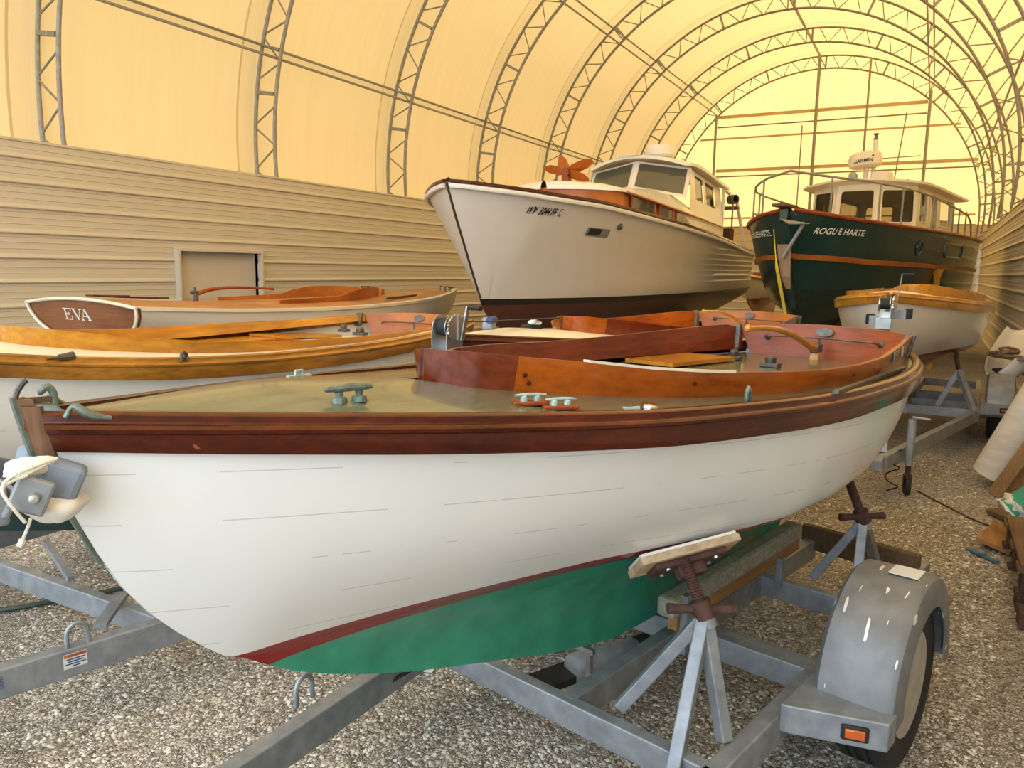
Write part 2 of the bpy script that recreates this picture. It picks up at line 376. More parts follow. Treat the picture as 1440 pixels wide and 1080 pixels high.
# left wall with a rectangular boxed opening
y1, y2, z1, z2 = 7.86, 9.44, 1.24, 1.98
siding('wall_left', ((XL, Y0, 0), (XL, y1, 0)), (1, 0, 0), ZT, 0)
siding('wall_left', ((XL, y2, 0), (XL, YE, 0)), (1, 0, 0), ZT, 0)
def siding_part(y1, y2, za, zb):
    pitch = .305; prof = []
    k0 = int(za / pitch)
    for k in range(k0, int(zb / pitch) + 1):
        for zz, d in ((0, .026), (.012, .030), (.03, .020), (.055, .004), (.11, .002), (.116, .008), (.122, .002), (.165, .0), (.19, .001), (.196, .007), (.202, .001), (.255, -.002), (.262, .004), (.268, -.002), (.296, -.004)):
            z = k * pitch + zz
            if za <= z <= zb: prof.append((d, z))
    prof = [(-.08, za)] + [(prof[0][0], za)] + prof + [(.0, zb), (-.08, zb)]
    m = MB(); m.loft([[(XL + d, y, z) for d, z in prof] for y in (y1, y2)], True, True)
    struct(m.build('wall_left', 'siding', smooth=0))
siding_part(y1, y2, 0, z1); siding_part(y1, y2, z2, ZT + .03)
wn = MB(); wn.box((XL - .07, (y1 + y2) / 2, (z1 + z2) / 2), (.02, y2 - y1, z2 - z1))
wo = struct(wn.build('window_1', 'boxboard', smooth=0))
fr = MB(); t = .045
fr.box((XL + .02, y1 - t / 2, (z1 + z2) / 2), (.16, t, z2 - z1 + 2 * t)); fr.box((XL + .02, y2 + t / 2, (z1 + z2) / 2), (.16, t, z2 - z1 + 2 * t))
fr.box((XL + .02, (y1 + y2) / 2, z2 + t / 2), (.16, y2 - y1, t)); fr.box((XL + .02, (y1 + y2) / 2, z1 - t / 2), (.16, y2 - y1, t))
fr.build('window_frame', 'boxboard', wo, bevel=.004)
siding('wall_right', ((XR, Y0, 0), (XR, YE, 0)), (-1, 0, 0), ZT, 0)
siding('wall_back', ((XL - .6, YE + .12, 0), (XR + .4, YE + .12, 0)), (0, -1, 0), 3.6, 0)
m = MB(); m.box((XL - .36, (Y0 + YE) / 2, ZT - .01), (.7, YE - Y0, .04)); struct(m.build('light_stop_left', 'siding', smooth=0))  # added ledge, keeps outside light from the gap behind the left wall top
m = MB(); m.box((XR + .24, (Y0 + YE) / 2, ZT - .01), (.45, YE - Y0, .04)); struct(m.build('light_stop_right', 'siding', smooth=0))  # same added light-blocking ledge behind the right wall top

A0, A1 = math.radians(-7), math.radians(187)
ORD = ['nearest', 'second', 'third', 'fourth', 'fifth', 'sixth', 'seventh', 'last']
def truss(k, y):
    where = {0: 'nearest steel roof arch, at the far left of the tent', 1: 'second steel roof arch from the left, over the boxed wall opening',
             2: 'third steel roof arch from the left, ending left of the white motor boat', 3: 'fourth steel roof arch, ending behind the bow of the white motor boat',
             4: 'fifth steel roof arch, coming down behind the wooden star on the motor boat', 5: 'sixth steel roof arch, coming down behind the motor boat windshield',
             6: 'seventh steel roof arch, last one before the end arch', 7: 'end steel roof arch framing the bright end canvas'}[k]
    t = thing('roof_truss', where, 'roof truss', (XC, y, 0), 0, 'arched steel roof trusses')
    n = 72
    for nm, r in (('outer_chord', RO), ('inner_chord', RO - TD)):
        pts = [((r) * math.cos(A0 + (A1 - A0) * i / n), 0, ZC + r * math.sin(A0 + (A1 - A0) * i / n)) for i in range(n + 1)]
        MB().tube(pts, .034, 6).build(nm, 'steel', t, smooth=60)
    nb = 56
    for i in range(nb):
        a, b = A0 + (A1 - A0) * (i + .12) / nb, A0 + (A1 - A0) * (i + .88) / nb
        ra, rb = (RO - .03, RO - TD + .03) if i % 2 else (RO - TD + .03, RO - .03)
        if i % 6 == 3:
            a = b = A0 + (A1 - A0) * (i + .5) / nb
            m = MB().bar((ra * math.cos(a), 0, ZC + ra * math.sin(a)), (rb * math.cos(a), 0, ZC + rb * math.sin(a)), .055, .085, (0, 1, 0))
            m.build('strut', 'steel', t, smooth=0)
        else:
            MB().tube([(ra * math.cos(a), 0, ZC + ra * math.sin(a)), (rb * math.cos(b), 0, ZC + rb * math.sin(b))], .0155, 5).build('web_brace', 'steel', t, smooth=60)
    return t
for k in range(8): truss(k, 6.3 + 3.7143 * k)
for lab, a in (('steel purlin running along the left side of the tent', 164.2), ('steel purlin high on the left half of the roof', 130.5), ('steel ridge purlin along the top of the tent', 90),
               ('steel purlin high on the right half of the roof', 50.5), ('steel purlin low on the right side of the roof', 19)):
    t = thing('purlin', lab, 'purlin', (XC, 0, ZC), 0, 'lengthwise roof purlins'); a = math.radians(a)
    ys = [6.3 + 3.7143 * k for k in range(-2, 8)]
    for nm, r, sag in (('upper_tube', RO - .02, 0), ('lower_tube', RO - .38, 0)):
        b = a if nm == 'upper_tube' else a + math.radians(1.5 if math.cos(a) < 0 else -1.5)
        for y, yy in zip(ys[:-1], ys[1:]):
            r1, r2 = (r, r - .02) if nm == 'upper_tube' else (r, r)
            MB().tube([(r1 * math.cos(b), y, r1 * math.sin(b)), (r2 * math.cos(b), yy, r2 * math.sin(b))], .023, 6).build(nm, 'steel', t, smooth=60)
    for y in ys[2:]:
        MB().bar(((RO - .01) * math.cos(a), y - .06, (RO - .01) * math.sin(a)), ((RO - .45) * math.cos(a), y - .06, (RO - .45) * math.sin(a)), .03, .05, (0, 1, 0)).build('bracket', 'steel', t, smooth=0)
# end wall framing
for z, x1, x2, lab in ((7.96, -8.3, -.75, 'top timber girt across the end canvas'), (7.12, -8.9, .35, 'second timber girt across the end canvas'),
                       (5.87, -8.2, 1.0, 'third timber girt across the end canvas, level with the radar dome'), (3.98, -9.6, 1.07, 'lowest timber girt across the end canvas, just above the siding')):
    thin = z in (7.12, 3.98)
    o = MB().box(((x1 + x2) / 2, YE + .0, z), (x2 - x1, .05, .07 if thin else .12)).build('girt', 'girt', smooth=0)
    tag(o, lab, 'girt', 'girts on the end wall')
for z, x1, x2, lab in ((7.55, -8.2, -.75, 'thin steel tube under the top girt of the end wall'), (5.62, -8.2, 1.0, 'thin steel tube under the third girt of the end wall'), (3.62, -9.6, 1.1, 'thin steel tube just over the end wall siding')):
    o = MB().tube([(x1, YE - .12, z), (x2, YE - .12, z)], .03, 6).build('brace_tube', 'steel'); tag(o, lab, 'brace tube', 'brace tubes on the end wall')
for x, z1_, z2_, r, lab in ((-4.48, 0, 9.9, .06, 'tall centre post of the end wall'), (-.68, 0, 8.3, .055, 'end wall post at the right of the radar dome'), (-8.25, 0, 8.0, .05, 'end wall post behind the motor boat roof'),
                            (-4.95, 3.4, 7.4, .025, 'thin post just left of the tall centre post')):
    o = MB().tube([(x, YE - .2, z1_), (x, YE - .2, z2_)], r, 8).build('end_wall_post', 'steel'); tag(o, lab, 'post', 'posts on the end wall')
o = MB().tube([(-2.72, YE - .2, 9.6), (-2.72, YE - .2, 6.2)], .04, 8).build('end_wall_post', 'steel'); tag(o, 'hanging post above the radar dome on the end wall', 'post', 'posts on the end wall')

# loose gravel relief near the camera
def pebbles():
    rng = np.random.default_rng(3); n = 62000
    u = rng.random(n); d = 1.3 + 7.5 * u ** 1.25; az = np.radians(-30 - 34 + 68 * rng.random(n) + 1.5 + 0)
    x = d * np.sin(az); y = d * np.cos(az)
    ok = (x > -9.5) & (x < 1.2); x, y, d = x[ok], y[ok], d[ok]; n = len(x)
    base = np.array([[1, 0, 0], [.3, .9, 0], [-.8, .6, 0], [-.9, -.5, 0], [.2, -1, 0], [.15, .2, 1], [-.3, -.15, .9]])
    fc = np.array([[0, 1, 5], [1, 2, 5], [2, 6, 5], [2, 3, 6], [3, 4, 6], [4, 5, 6], [4, 0, 5]])
    sz = (.0042 + .0070 * rng.random(n) ** 2.2); rot = rng.random(n) * 2 * PI
    V = np.repeat(base[None], n, 0) * (1 + .35 * (rng.random((n, 7, 3)) - .5)); V[:, :, 2] *= (.35 + .5 * rng.random(n))[:, None]
    V *= sz[:, None, None]; V[:, :, 0] *= 1.25
    cx = V[:, :, 0] * np.cos(rot)[:, None] - V[:, :, 1] * np.sin(rot)[:, None]; cy = V[:, :, 0] * np.sin(rot)[:, None] + V[:, :, 1] * np.cos(rot)[:, None]
    V[:, :, 0] = cx + x[:, None]; V[:, :, 1] = cy + y[:, None]
    F = (fc[None] + (np.arange(n) * 7)[:, None, None]).reshape(-1, 3); V = V.reshape(-1, 3)
    me = bpy.data.meshes.new('gravel'); me.vertices.add(len(V)); me.vertices.foreach_set('co', V.ravel().astype(np.float32))
    me.loops.add(F.size); me.loops.foreach_set('vertex_index', F.ravel().astype(np.int32))
    me.polygons.add(len(F)); me.polygons.foreach_set('loop_start', (np.arange(len(F)) * 3).astype(np.int32)); me.polygons.foreach_set('loop_total', np.full(len(F), 3, np.int32))
    me.update()
    pal = np.array([[.74, .70, .63], [.64, .58, .49], [.52, .46, .38], [.82, .80, .74], [.40, .35, .28], [.58, .50, .38], [.30, .26, .21], [.78, .75, .68]])
    col = pal[rng.integers(0, len(pal), n)] * (.62 + .36 * rng.random((n, 1)))
    ca = me.color_attributes.new('tone', 'FLOAT_COLOR', 'POINT')
    cc = np.ones((n * 7, 4), np.float32); cc[:, :3] = np.repeat(col, 7, 0); ca.data.foreach_set('color', cc.ravel())
    o = bpy.data.objects.new('gravel', me); C.objects.link(o); me.materials.append(stone_mat())
    tag(o, 'loose crushed shell gravel scattered over the floor', 'gravel', kind='stuff')
pebbles()

# ------------------------------------------------------------------ generic hull
class Hull:
    """s = distance aft of the stem, half-breadths symmetric; section(s) -> control points (half, z) keel to sheer"""
    def __init__(h, L, sheer_b, sheer_z, section, ns=56, ms=30, rake=None, s_list=None):
        h.L, h.b, h.z, h.section, h.ms = L, smooth_table(sheer_b), smooth_table(sheer_z), section, ms
        h.S = s_list or [L * (k / (ns - 1)) ** 1.25 for k in range(ns)]
        h.rake = rake or (lambda s, z: 0)
    def B(h, s): return interp(s, h.b)
    def Z(h, s): return interp(s, h.z)
    def sec(h, s, n=None):
        return catmull(h.section(h, s), n or h.ms)
    def at(h, s, z, side=1, off=0):
        q = h.sec(s, 60); zz = [p[1] for p in q]; hb = float(np.interp(z, zz, [p[0] for p in q]))
        q2 = h.sec(min(s + .03, h.L), 60); hb2 = float(np.interp(z, [p[1] for p in q2], [p[0] for p in q2]))
        q3 = float(np.interp(z + .02, zz, [p[0] for p in q]))
        n = Vector((1, -(hb2 - hb) / .03, -(q3 - hb) / .02)).normalized()
        return Vector((side * (hb + n.x * off), s + h.rake(s, z) + n.y * off, z + n.z * off))
    def mesh(h, cap=True):
        m = MB(); m.uv = []; rows = []
        for s in h.S:
            q = h.sec(s); row = []
            for sd in (-1, 1):
                r = [(sd * p[0], s + h.rake(s, p[1]), p[1]) for p in q]
                row += (r[::-1] if sd == -1 else r)
                vv = [k / (h.ms - 1) for k in range(h.ms)]
                m.uv += [(s / h.L, v) for v in (vv[::-1] if sd == -1 else vv)]
            rows.append(row)
        m.loft(rows, closed=False)
        n = len(rows[0]); o = (len(rows) - 1) * n
        if cap:
            for k in range(h.ms - 1): m.f.append((o + k, o + k + 1, o + n - 2 - k, o + n - 1 - k))
        for k in range(h.ms - 1): m.f.append((k, k + 1, n - 2 - k, n - 1 - k))
        return m
    def rail(h, prof, s0=0.0, s1=None, side=1, n=70, zoff=0, shear=0):
        """sweep prof [(out, up)] along the sheer"""
        s1 = h.L if s1 is None else s1; rows = []
        for k in range(n):
            s = s0 + (s1 - s0) * (k / (n - 1)) ** 1.2
            b = h.B(s); db = (h.B(min(s + .02, h.L)) - h.B(max(s - .02, 0))) / (min(s + .02, h.L) - max(s - .02, 0)); l = math.hypot(1, db)
            pr = prof(s) if callable(prof) else prof
            rows.append([(side * (b + a / l), s + h.rake(s, h.Z(s) + u) - a * db / l - u * shear * max(0, 1 - s / .6), h.Z(s) + u + zoff) for a, u in pr])
        return MB().loft(rows, True, True)
    def project_text(h, txt, size, s0, z0, side=1, slope=0.0, off=.004, stretch=1.0, shear=0.0, bold=0.0):
        """lettering laid on the hull side by arc length along the waterline z0"""
        v, f = text_geo(txt, size, bold); xs = [p[0] for p in v]; x1 = max(xs); out = []
        S = [s0 + k * .03 for k in range(90) if s0 + k * .03 < h.L]; P = [h.at(s, z0 + slope * (s - s0), 1, 0) for s in S]; A = [0]
        for a, b in zip(P, P[1:]): A.append(A[-1] + (b - a).length)
        for x, y, _ in v:
            x = x * stretch + y * shear
            s = float(np.interp(x if side > 0 else (x1 * stretch - x), A, S)); out.append(h.at(s, z0 + y + slope * (s - s0), side, off))
        return MB().add(out, f)

# ------------------------------------------------------------------ small keel sailboats
SH_Z = [(0, 1.503), (.14, 1.493), (.3, 1.482), (.52, 1.468), (.83, 1.447), (1.05, 1.433), (1.38, 1.413), (1.7, 1.401), (2.23, 1.383), (2.63, 1.375), (3.1, 1.366), (3.6, 1.362), (4.15, 1.365)]
SH_B = [(l * 4.15, v * .764) for l, v in ((0, .025), (.03, .11), (.1, .31), (.2, .56), (.3, .75), (.4, .88), (.5, .965), (.6, 1), (.7, .985), (.8, .93), (.9, .82), (.95, .74), (1, .64))]
STRAKE = [(0, .062), (.3, .068), (.7, .075), (1.4, .084), (2.2, .085), (4.15, .07)]
KEEL = [(-.005, 1.543), (.007, 1.486), (.02, 1.429), (.087, 1.277), (.135, 1.165), (.203, 1.064), (.293, .966), (.411, .868), (.544, .779), (.672, .717), (.814, .66), (.945, .614), (1.09, .573), (1.58, .44), (1.95, .36), (2.2, .345), (3.5, .345), (3.75, .55), (4.0, .92), (4.15, 1.02)]
BWL = [(0, .014), (.41, .018), (.56, .045), (.83, .112), (1.12, .205), (1.47, .325), (1.69, .42), (2.0, .535), (2.23, .605), (2.6, .64), (3.0, .625), (3.4, .56), (3.8, .45), (4.15, .33)]
COAM = [(.972, .035), (.974, .12), (1.0, .19), (1.11, .275), (1.24, .35), (1.42, .43), (1.61, .52), (1.91, .60), (2.2, .645), (2.6, .665), (3.0, .65), (3.5, .58), (4.06, .475)]
COAM_Z = [(.95, 1.578), (1.0, 1.58), (1.13, 1.563), (1.28, 1.547), (1.48, 1.519), (1.72, 1.497), (2.04, 1.478), (2.35, 1.463), (2.66, 1.456), (2.95, 1.457), (3.4, 1.470), (3.8, 1.482), (4.06, 1.482)]
COAM_P = [(.974, -.033), (1.0, .005), (1.03, .035), (1.06, .055), (1.1, .085), (1.2, .165), (1.3, .245), (1.45, .355), (1.61, .46), (1.91, .585), (2.2, .645), (2.6, .665), (3.0, .65), (3.5, .58), (4.06, .475)]
COAM_PZ = [(.974, 1.578), (1.0, 1.57), (1.03, 1.552), (1.1, 1.515), (1.2, 1.503), (1.3, 1.499), (1.45, 1.501), (1.6, 1.496), (2.04, 1.474), (2.35, 1.460), (2.66, 1.456), (2.95, 1.457), (3.4, 1.472), (3.75, 1.484), (3.93, 1.486), (3.99, 1.47), (4.06, 1.465)]
def boat_section(h, s):
    b, zs = h.B(s), h.Z(s); zb = min(interp(s, KEEL), zs - .02)
    zw = max(.87 + .03 * (s - .4), zb + .004); bw = min(max(interp(s, BWL), .014), b)
    k0 = .014 if s < .9 else .014 + .036 * min(1, (s - .9) / .8)
    if s > 3.5: k0 = .05 - .03 * (s - 3.5) / .65
    f = lambda t: zb + (zw - zb) * t
    return [(k0, zb), (max(k0, min(k0 * 1.15, bw * .9)), f(.30)), (max(k0, k0 + (bw - k0) * .20), f(.56)), (k0 + (bw - k0) * .66, f(.84)), (bw, zw), (bw + (b - bw) * .62, zw + (zs - zw) * .42), (b, zs)]
def rake(s, z): return .22 * max(0, min(1, (s - 3.5) / .65)) * (z - 1.3)
def strake_prof(dz):
    def f(s):
        d = interp(s, STRAKE) * dz
        return [(-.028, .0), (-.028, .016), (-.004, .018), (.006, .012), (.007, .001), (.010, -.004), (.020, -.006), (.026, -.013), (.024, -.021), (.016, -.026), (.016, -.029), (.014, -d + .006), (.010, -d), (-.01, -d)]
    return f
def deck_z(h, s, l):
    b = max(h.B(s), .02); return h.Z(s) + .055 * (1 - min(1, (l / b) ** 2)) * min(1, b / .3)
def cleat(m, c, L, hgt, yaw, r=.012):
    c = Vector(c); d = Vector((math.sin(yaw), math.cos(yaw), 0))
    pts = [c + d * (t * L / 2) + Vector((0, 0, hgt - .25 * r * abs(t) ** 2)) for t in (-1, -.9, -.5, 0, .5, .9, 1)]
    m.tube(pts, [r * .45, r * .7, r, r * 1.1, r, r * .7, r * .45], 8)
    for t in (-.42, .42):
        p = c + d * (t * L / 2)
        m.tube([p, p + Vector((0, 0, .012)), p + Vector((0, 0, .016)), p + Vector((0, 0, hgt - r))], [r * 2.2, r * 2.0, r * .9, r * 1.2], 10)
    return m
def sailboat(label, loc, h, paint, strake, deck, coam_p, coam_s, nose, transom, group=None, scale=1.0, pitch=0.0, dz=1.0, sheer_z=None, detail=2, tiller='yellow', coam_dz=0.0, coam_z=None):
    t = thing('keel_sailboat', label, 'sailboat', loc, -math.radians(h), group, scale, pitch)
    sl = [0, .004, .012, .02, .03, .045] + [.07 + (4.15 - .07) * (k / 62) ** 1.1 for k in range(63)]
    H = Hull(4.15, SH_B, sheer_z or SH_Z, boat_section, s_list=sl, ms=34, rake=rake)
    hm = H.mesh(); hull = hm.build('hull', paint, t, smooth=50)
    hull.data.materials.append(MT['stemwood'])      # bare oak rabbet at the stem head
    for pg in hull.data.polygons:
        if pg.center.y < .032 and pg.center.z > 1.425: pg.material_index = 1
    zc_off = lambda s: (0 if sheer_z is None else interp(s, sheer_z) - interp(s, SH_Z)) + coam_dz * min(1, max(0, (s - 2.9) / 1.1))
    for sd in (-1, 1): H.rail(strake_prof(dz), .030, 4.15, sd, shear=.30).build('sheer_strake', strake, t, smooth=40)
    # deck: fore deck and side decks around the cockpit
    for sd in (-1, 1):
        rows = []
        for k in range(90):
            s = .02 + 4.05 * k / 89; b = H.B(s) - .006; c = interp(s, COAM if sd > 0 else COAM_P) if s > .974 else 0.0
            c = min(c, b - .01)
            rows.append([(sd * (c + (b - c) * j / 8), s + rake(s, 1.4), deck_z(H, s, c + (b - c) * j / 8)) for j in range(9)])
        MB().loft(rows, False).build('deck', deck, t, smooth=60)
    # cockpit coaming: a bent plank each side, with a solid block at its nose
    for sd, mat in ((-1, coam_p), (1, coam_s)):
        def ring(s, n0=0):
            c = interp(s, COAM if sd > 0 else COAM_P); zb = deck_z(H, s, c) - .04; zt = interp(s, coam_z) if coam_z else interp(s, COAM_Z if sd > 0 else COAM_PZ) + zc_off(s)
            fl = .025 * min(1, (s - .97) / .08 + (.3 if sd > 0 else 0))
            return [(sd * c, s, zb), (sd * (c + fl), s + rake(s, zt), zt), (sd * (c + fl - .019), s + rake(s, zt), zt), (sd * (c - .019), s, zb)]
        ss = [1.10 + (4.06 - 1.10) * k / 60 for k in range(61)]
        MB().loft([ring(s) for s in ss], True, True).build('coaming', mat, t, smooth=40)
        sn = [.9722, .9726, .973, .9736, .974, .98, 1.0, 1.03, 1.06, 1.10]
        MB().loft([ring(s) for s in sn], True, True).build('coaming_nose', nose, t, smooth=50)
    # transom board rising to the coaming, arched top
    def tb(l, top):
        zs = H.Z(4.08); w = .50
        if top: return 1.478 + zc_off(4.0) + .022 * (1 - (l / w) ** 2)
        return 1.12
    ls = [-.50 + k * .05 for k in range(21)]
    rows = [[(l * (1 if z > 1.3 else .8), 4.06 + .09 * (1 - (l / .5) ** 2) + .22 * (z - 1.3) + dy, z) for z, dy in ((1.15, 0), (1.30, 0), (tb(l, 1), 0), (tb(l, 1), .035), (1.30, .035), (1.15, .035))] for l in ls]
    tr = MB().loft(rows, True, True).build('transom', transom, t, smooth=40)
    if detail < 1: return t, H
    # inside of the cockpit
    def inner(s): return max(interp(s, COAM) - .02, .02)
    za = 1.31
    rows = [[(-inner(s) + .0 + 2 * inner(s) * j / 10, s + rake(s, za), za + zc_off(s)) for j in range(11)] for s in [2.98 + (4.08 - 2.98) * k / 14 for k in range(15)]]
    MB().loft(rows, False).build('aft_deck', deck, t, smooth=60)
    MB().box((0, 2.98, 1.16), (1.14, .025, .30)).build('bulkhead', 'orange', t, smooth=0)
    MB().box((0, 1.3, 1.25), (.56, .025, .34)).build('bulkhead', 'orange', t, smooth=0)
    rows = []
    for s in [1.35 + .1 * k for k in range(17)]:
        wd = max(.05, H.at(s, 1.0, 1, 0).x - .04); rows.append([(-wd, s, 1.0), (wd, s, 1.0), (wd, s, 1.02), (-wd, s, 1.02)])
    MB().loft(rows, True, True).build('cockpit_sole', 'oldwood', t, smooth=0)
    for sd in (-1, 1):
        rows = [[(sd * (inner(s) - .30), s, 1.285), (sd * inner(s), s, 1.285), (sd * inner(s), s, 1.305), (sd * (inner(s) - .30), s, 1.305)] for s in [1.9 + k * .1 for k in range(12)]]
        MB().loft(rows, True, True).build('seat', 'yellow', t, smooth=30)
    rows = [[(-inner(s) + .30, s, 1.318 + zc_off(s)), (-inner(s) + .01, s, 1.318 + zc_off(s)), (-inner(s) + .01, s, 1.338 + zc_off(s)), (-inner(s) + .30, s, 1.338 + zc_off(s))] for s in [3.0 + .045 * k for k in range(13)]]
    MB().loft(rows, True, True).build('stern_bench', 'yellow', t, smooth=30)
    # traveller rod, plate, tiller
    zr = 1.425 + zc_off(4); yt = 4.07
    pl = MB().lathe([(.0, 0), (.037, 0), (.037, .006), (0, .008)], (0, yt + .10, zr + .035), (0, -1, .22), 20)
    pl.v = [(x * 1.35, y, (z - zr - .035) * .72 + zr + .035) for x, y, z in pl.v]; pl.build('oval_plate', 'bronze_dk', t)
    tv = MB().tube([(-.33, yt + .045, zr - .012), (-.30, yt + .01, zr), (0, yt + .03, zr + .004), (.30, yt + .01, zr), (.33, yt + .045, zr - .012)], .0055, 8).build('traveller_rod', 'bronze_dk', t)
    for x in (-.33, .33): MB().lathe([(0, 0), (.021, 0), (.021, .010), (.011, .018), (0, .024)], (x, yt + .065, zr - .014), (0, -1, 0), 14).build('rod_end', 'bronze_dk', tv)
    MB().tube([(.0, yt + .028, zr), (.0, yt + .03, zr - .06)], .008, 8).build('rod_post', 'bronze_dk', tv)
    for sd in (-1, 1):
        c = interp(3.98, COAM) - .005
        MB().bar((sd * (c - .01), 3.99, 1.33), (sd * (c + .012), 4.05, 1.485 + zc_off(4)), .03, .055, (1, 0, 0)).build('corner_knee', 'bronze_dk', t, smooth=0, bevel=.005)
    if tiller:
        pts = catmull([(0, 4.05, 1.372), (0, 3.95, 1.392), (0, 3.72, 1.462), (0, 3.46, 1.512), (0, 3.22, 1.528), (0, 3.14, 1.531)], 18); r = [.022 - .010 * k / 17 for k in range(17)] + [.014]
        ti = MB().tube(pts, r, 10).build('tiller', tiller, t)
        MB().lathe([(0, -.02), (.014, -.015), (.019, 0), (.014, .014), (0, .018)], (0, 3.13, 1.531), (0, 1, 0), 14).build('tiller_knob', tiller, ti)
        MB().box((0, 4.05, 1.372), (.05, .07, .05)).build('tiller_head', 'bronze_dk', ti, bevel=.006)
        MB().bar((0, 4.03, 1.30), (0, 4.05, 1.36), .035, .05, (1, 0, 0)).build('rudder_stock', 'yellow', t, smooth=0, bevel=.005)
    for (x, y), s in (((-.30, 3.62), .05), ((-.02, 3.47), .06)):
        m = MB(); m.box((x, y, za + .012), (s * 1.6, s, .022)); m.lathe([(0, .02), (s * .45, .022), (s * .5, .05), (s * .3, .06), (0, .062)], (x, y, za), (0, 0, 1), 14); m.build('cam_cleat', 'bronze_dk', t, bevel=.003)
    return t, H
MT['hull_white_green'] = hull_paint('white_hull_red_stripe_green_bottom', (.80, .81, .80), (.24, .012, .014), (.035, .30, .19), .87 - .012, .03, .058, .25, .25, 9, .05)
MT['hull_white_teal'] = hull_paint('cream_white_hull_teal_bottom', (.76, .74, .68), (.76, .74, .68), (.030, .062, .060), .865 - .012, .03, .0, .3, .2, 9)
MT['hull_white_red'] = hull_paint('white_hull_red_bottom', (.76, .74, .68), (.76, .74, .68), (.20, .03, .02), .90 - .012, .03, .0, .25, .3, 0)
# --- the white sloop in the foreground
BP = (-1.50, .815)
boat, H1 = sailboat('white varnish-trimmed sailboat nearest the camera, red stripe and sea-green bottom', (-1.65 * cosd(13.3) + .45 * sind(13.3), 1.65 * sind(13.3) + .45 * cosd(13.3), 0), 13.3,
                    MT['hull_white_green'], 'mahogany', 'deckgreen', 'mahogany_red', 'orange', 'mahogany_red', 'mahogany_mid')
# bow: stem face, bronze band and head fittings
def stem_pt(z, d):   # point in front of the stem profile
    ks = [(zz, s) for s, zz in KEEL[:9]][::-1]
    return (0, interp(z, ks) - d, z)
zz = [1.565, 1.543, 1.50, 1.46, 1.42, 1.36, 1.30, 1.24, 1.18]
m = MB(); rows = []
for z in (1.541, 1.52, 1.50, 1.47, 1.437):
    y = stem_pt(z, 0)[1]; rows.append([(-.010, y - .003, z), (.010, y - .003, z), (.026, y + .020, z), (-.026, y + .020, z)])
m.loft(rows, True, True).build('stem', 'stemwood', boat, smooth=0)
for sd in (-1, 1):
    rows = []
    for z in [1.425 + .0115 * k for k in range(10)]:
        y = stem_pt(min(z, 1.528), 0)[1]; rows.append([Vector((0, y - .003, z))] + [H1.at(max(y + .002 + d, 0), min(z, H1.Z(max(y + d, 0)) + .0), sd, .005 if d < .03 else -.01) + Vector((0, 0, max(0, z - H1.Z(max(y + d, 0))))) for d in (.0, .008, .016, .024, .032)])
    MB().loft(rows, False).build('stem_cheek', 'stemwood', boat, smooth=30)
m = MB(); rows = []
for z in [1.545] + zz[2:]:
    y = stem_pt(min(z, 1.543), 0)[1] - .004; w_ = .010; rows.append([(-w_, y - .006, z), (w_, y - .006, z), (w_, y + .003, z), (-w_, y + .003, z)])
sb = m.loft(rows, True, True).build('stem_band', 'bronze', boat, smooth=0)
MB().tube([(0, -.008, 1.540), (0, -.002, 1.556), (0, .009, 1.572), (.0, .014, 1.576)], [.006, .006, .006, .007], 8).build('stem_head_strap', 'bronze_dk', sb)
m = MB().tube(catmull([(0, .060, 1.522), (0, .059, 1.545), (0, .053, 1.557), (0, .045, 1.558), (0, .038, 1.551), (0, .038, 1.545)], 16), [.0075] * 12 + [.007, .006, .005, .004], 10)
m.build('mooring_hook', 'bronze', boat)
m = MB()
m.loft([[(-w_, y, z1), (w_, y, z1), (w_ * .9, y, z2), (-w_ * .9, y, z2)] for y, w_, z1, z2 in ((.008, .020, 1.505, 1.533), (.03, .034, 1.503, 1.530), (.055, .048, 1.503, 1.526), (.062, .050, 1.503, 1.512), (.085, .060, 1.501, 1.507))], True, True)
MB().bar((0, .004, 1.537), (0, .060, 1.535), .012, .010).build('stem_cap', 'oldwood', boat, smooth=0)
m.build('bow_plate', 'bronze', boat, bevel=.003)
for sd in (-1, 1):
    m = MB().tube(catmull([(sd * .060, .058, 1.506), (sd * .064, .066, 1.522), (sd * .071, .073, 1.527), (sd * .078, .085, 1.517), (sd * .086, .102, 1.507), (sd * .097, .128, 1.501)], 18), [.005, .005, .005, .005, .005, .005, .006, .007, .008, .008, .009, .009, .008, .008, .007, .006, .005, .004], 8)
    m.build('bow_chock', 'bronze', boat)
def on_deck(s, l, dz=0): return Vector((l, s, deck_z(H1, s, l) + dz))
m = MB(); cleat(m, on_deck(.60, .215, -.002), .118, .034, .20, .0085); m.build('bow_cleat', 'bronze', boat)
for s, l in ((1.03, .395), (1.085, .450)):
    c = on_deck(s, l); pad = MB().box(c + Vector((0, 0, .006)), (.026, .095, .012), Matrix.Rotation(-.55, 3, 'Z')).build('cleat_pad', 'mahogany_mid', boat, bevel=.004)
    m = MB(); cleat(m, c + Vector((0, 0, .011)), .085, .017, .55, .0045); m.build('cleat', 'bronze_lt', pad)
c = on_deck(1.33, .556)
blk = MB().lathe([(0, 0), (.021, 0), (.023, .003), (.023, .015), (.021, .018), (0, .019)], c + Vector((.0, .01, .002)), (.2, 0, 1), 20).build('deck_block', 'chrome', boat)
MB().tube([c + Vector((-.018, -.012, .008)), c + Vector((-.032, -.032, .008)), c + Vector((-.045, -.05, .005))], [.007, .005, .009], 8).build('block_shackle', 'bronze_lt', blk)
m = MB(); c = on_deck(1.76, .645); m.tube([c + Vector((0, -.012, 0)), c + Vector((0, -.012, .035)), c + Vector((0, 0, .048)), c + Vector((0, .012, .035)), c + Vector((0, .012, 0))], .007, 8); m.build('fairlead', 'bronze', boat)
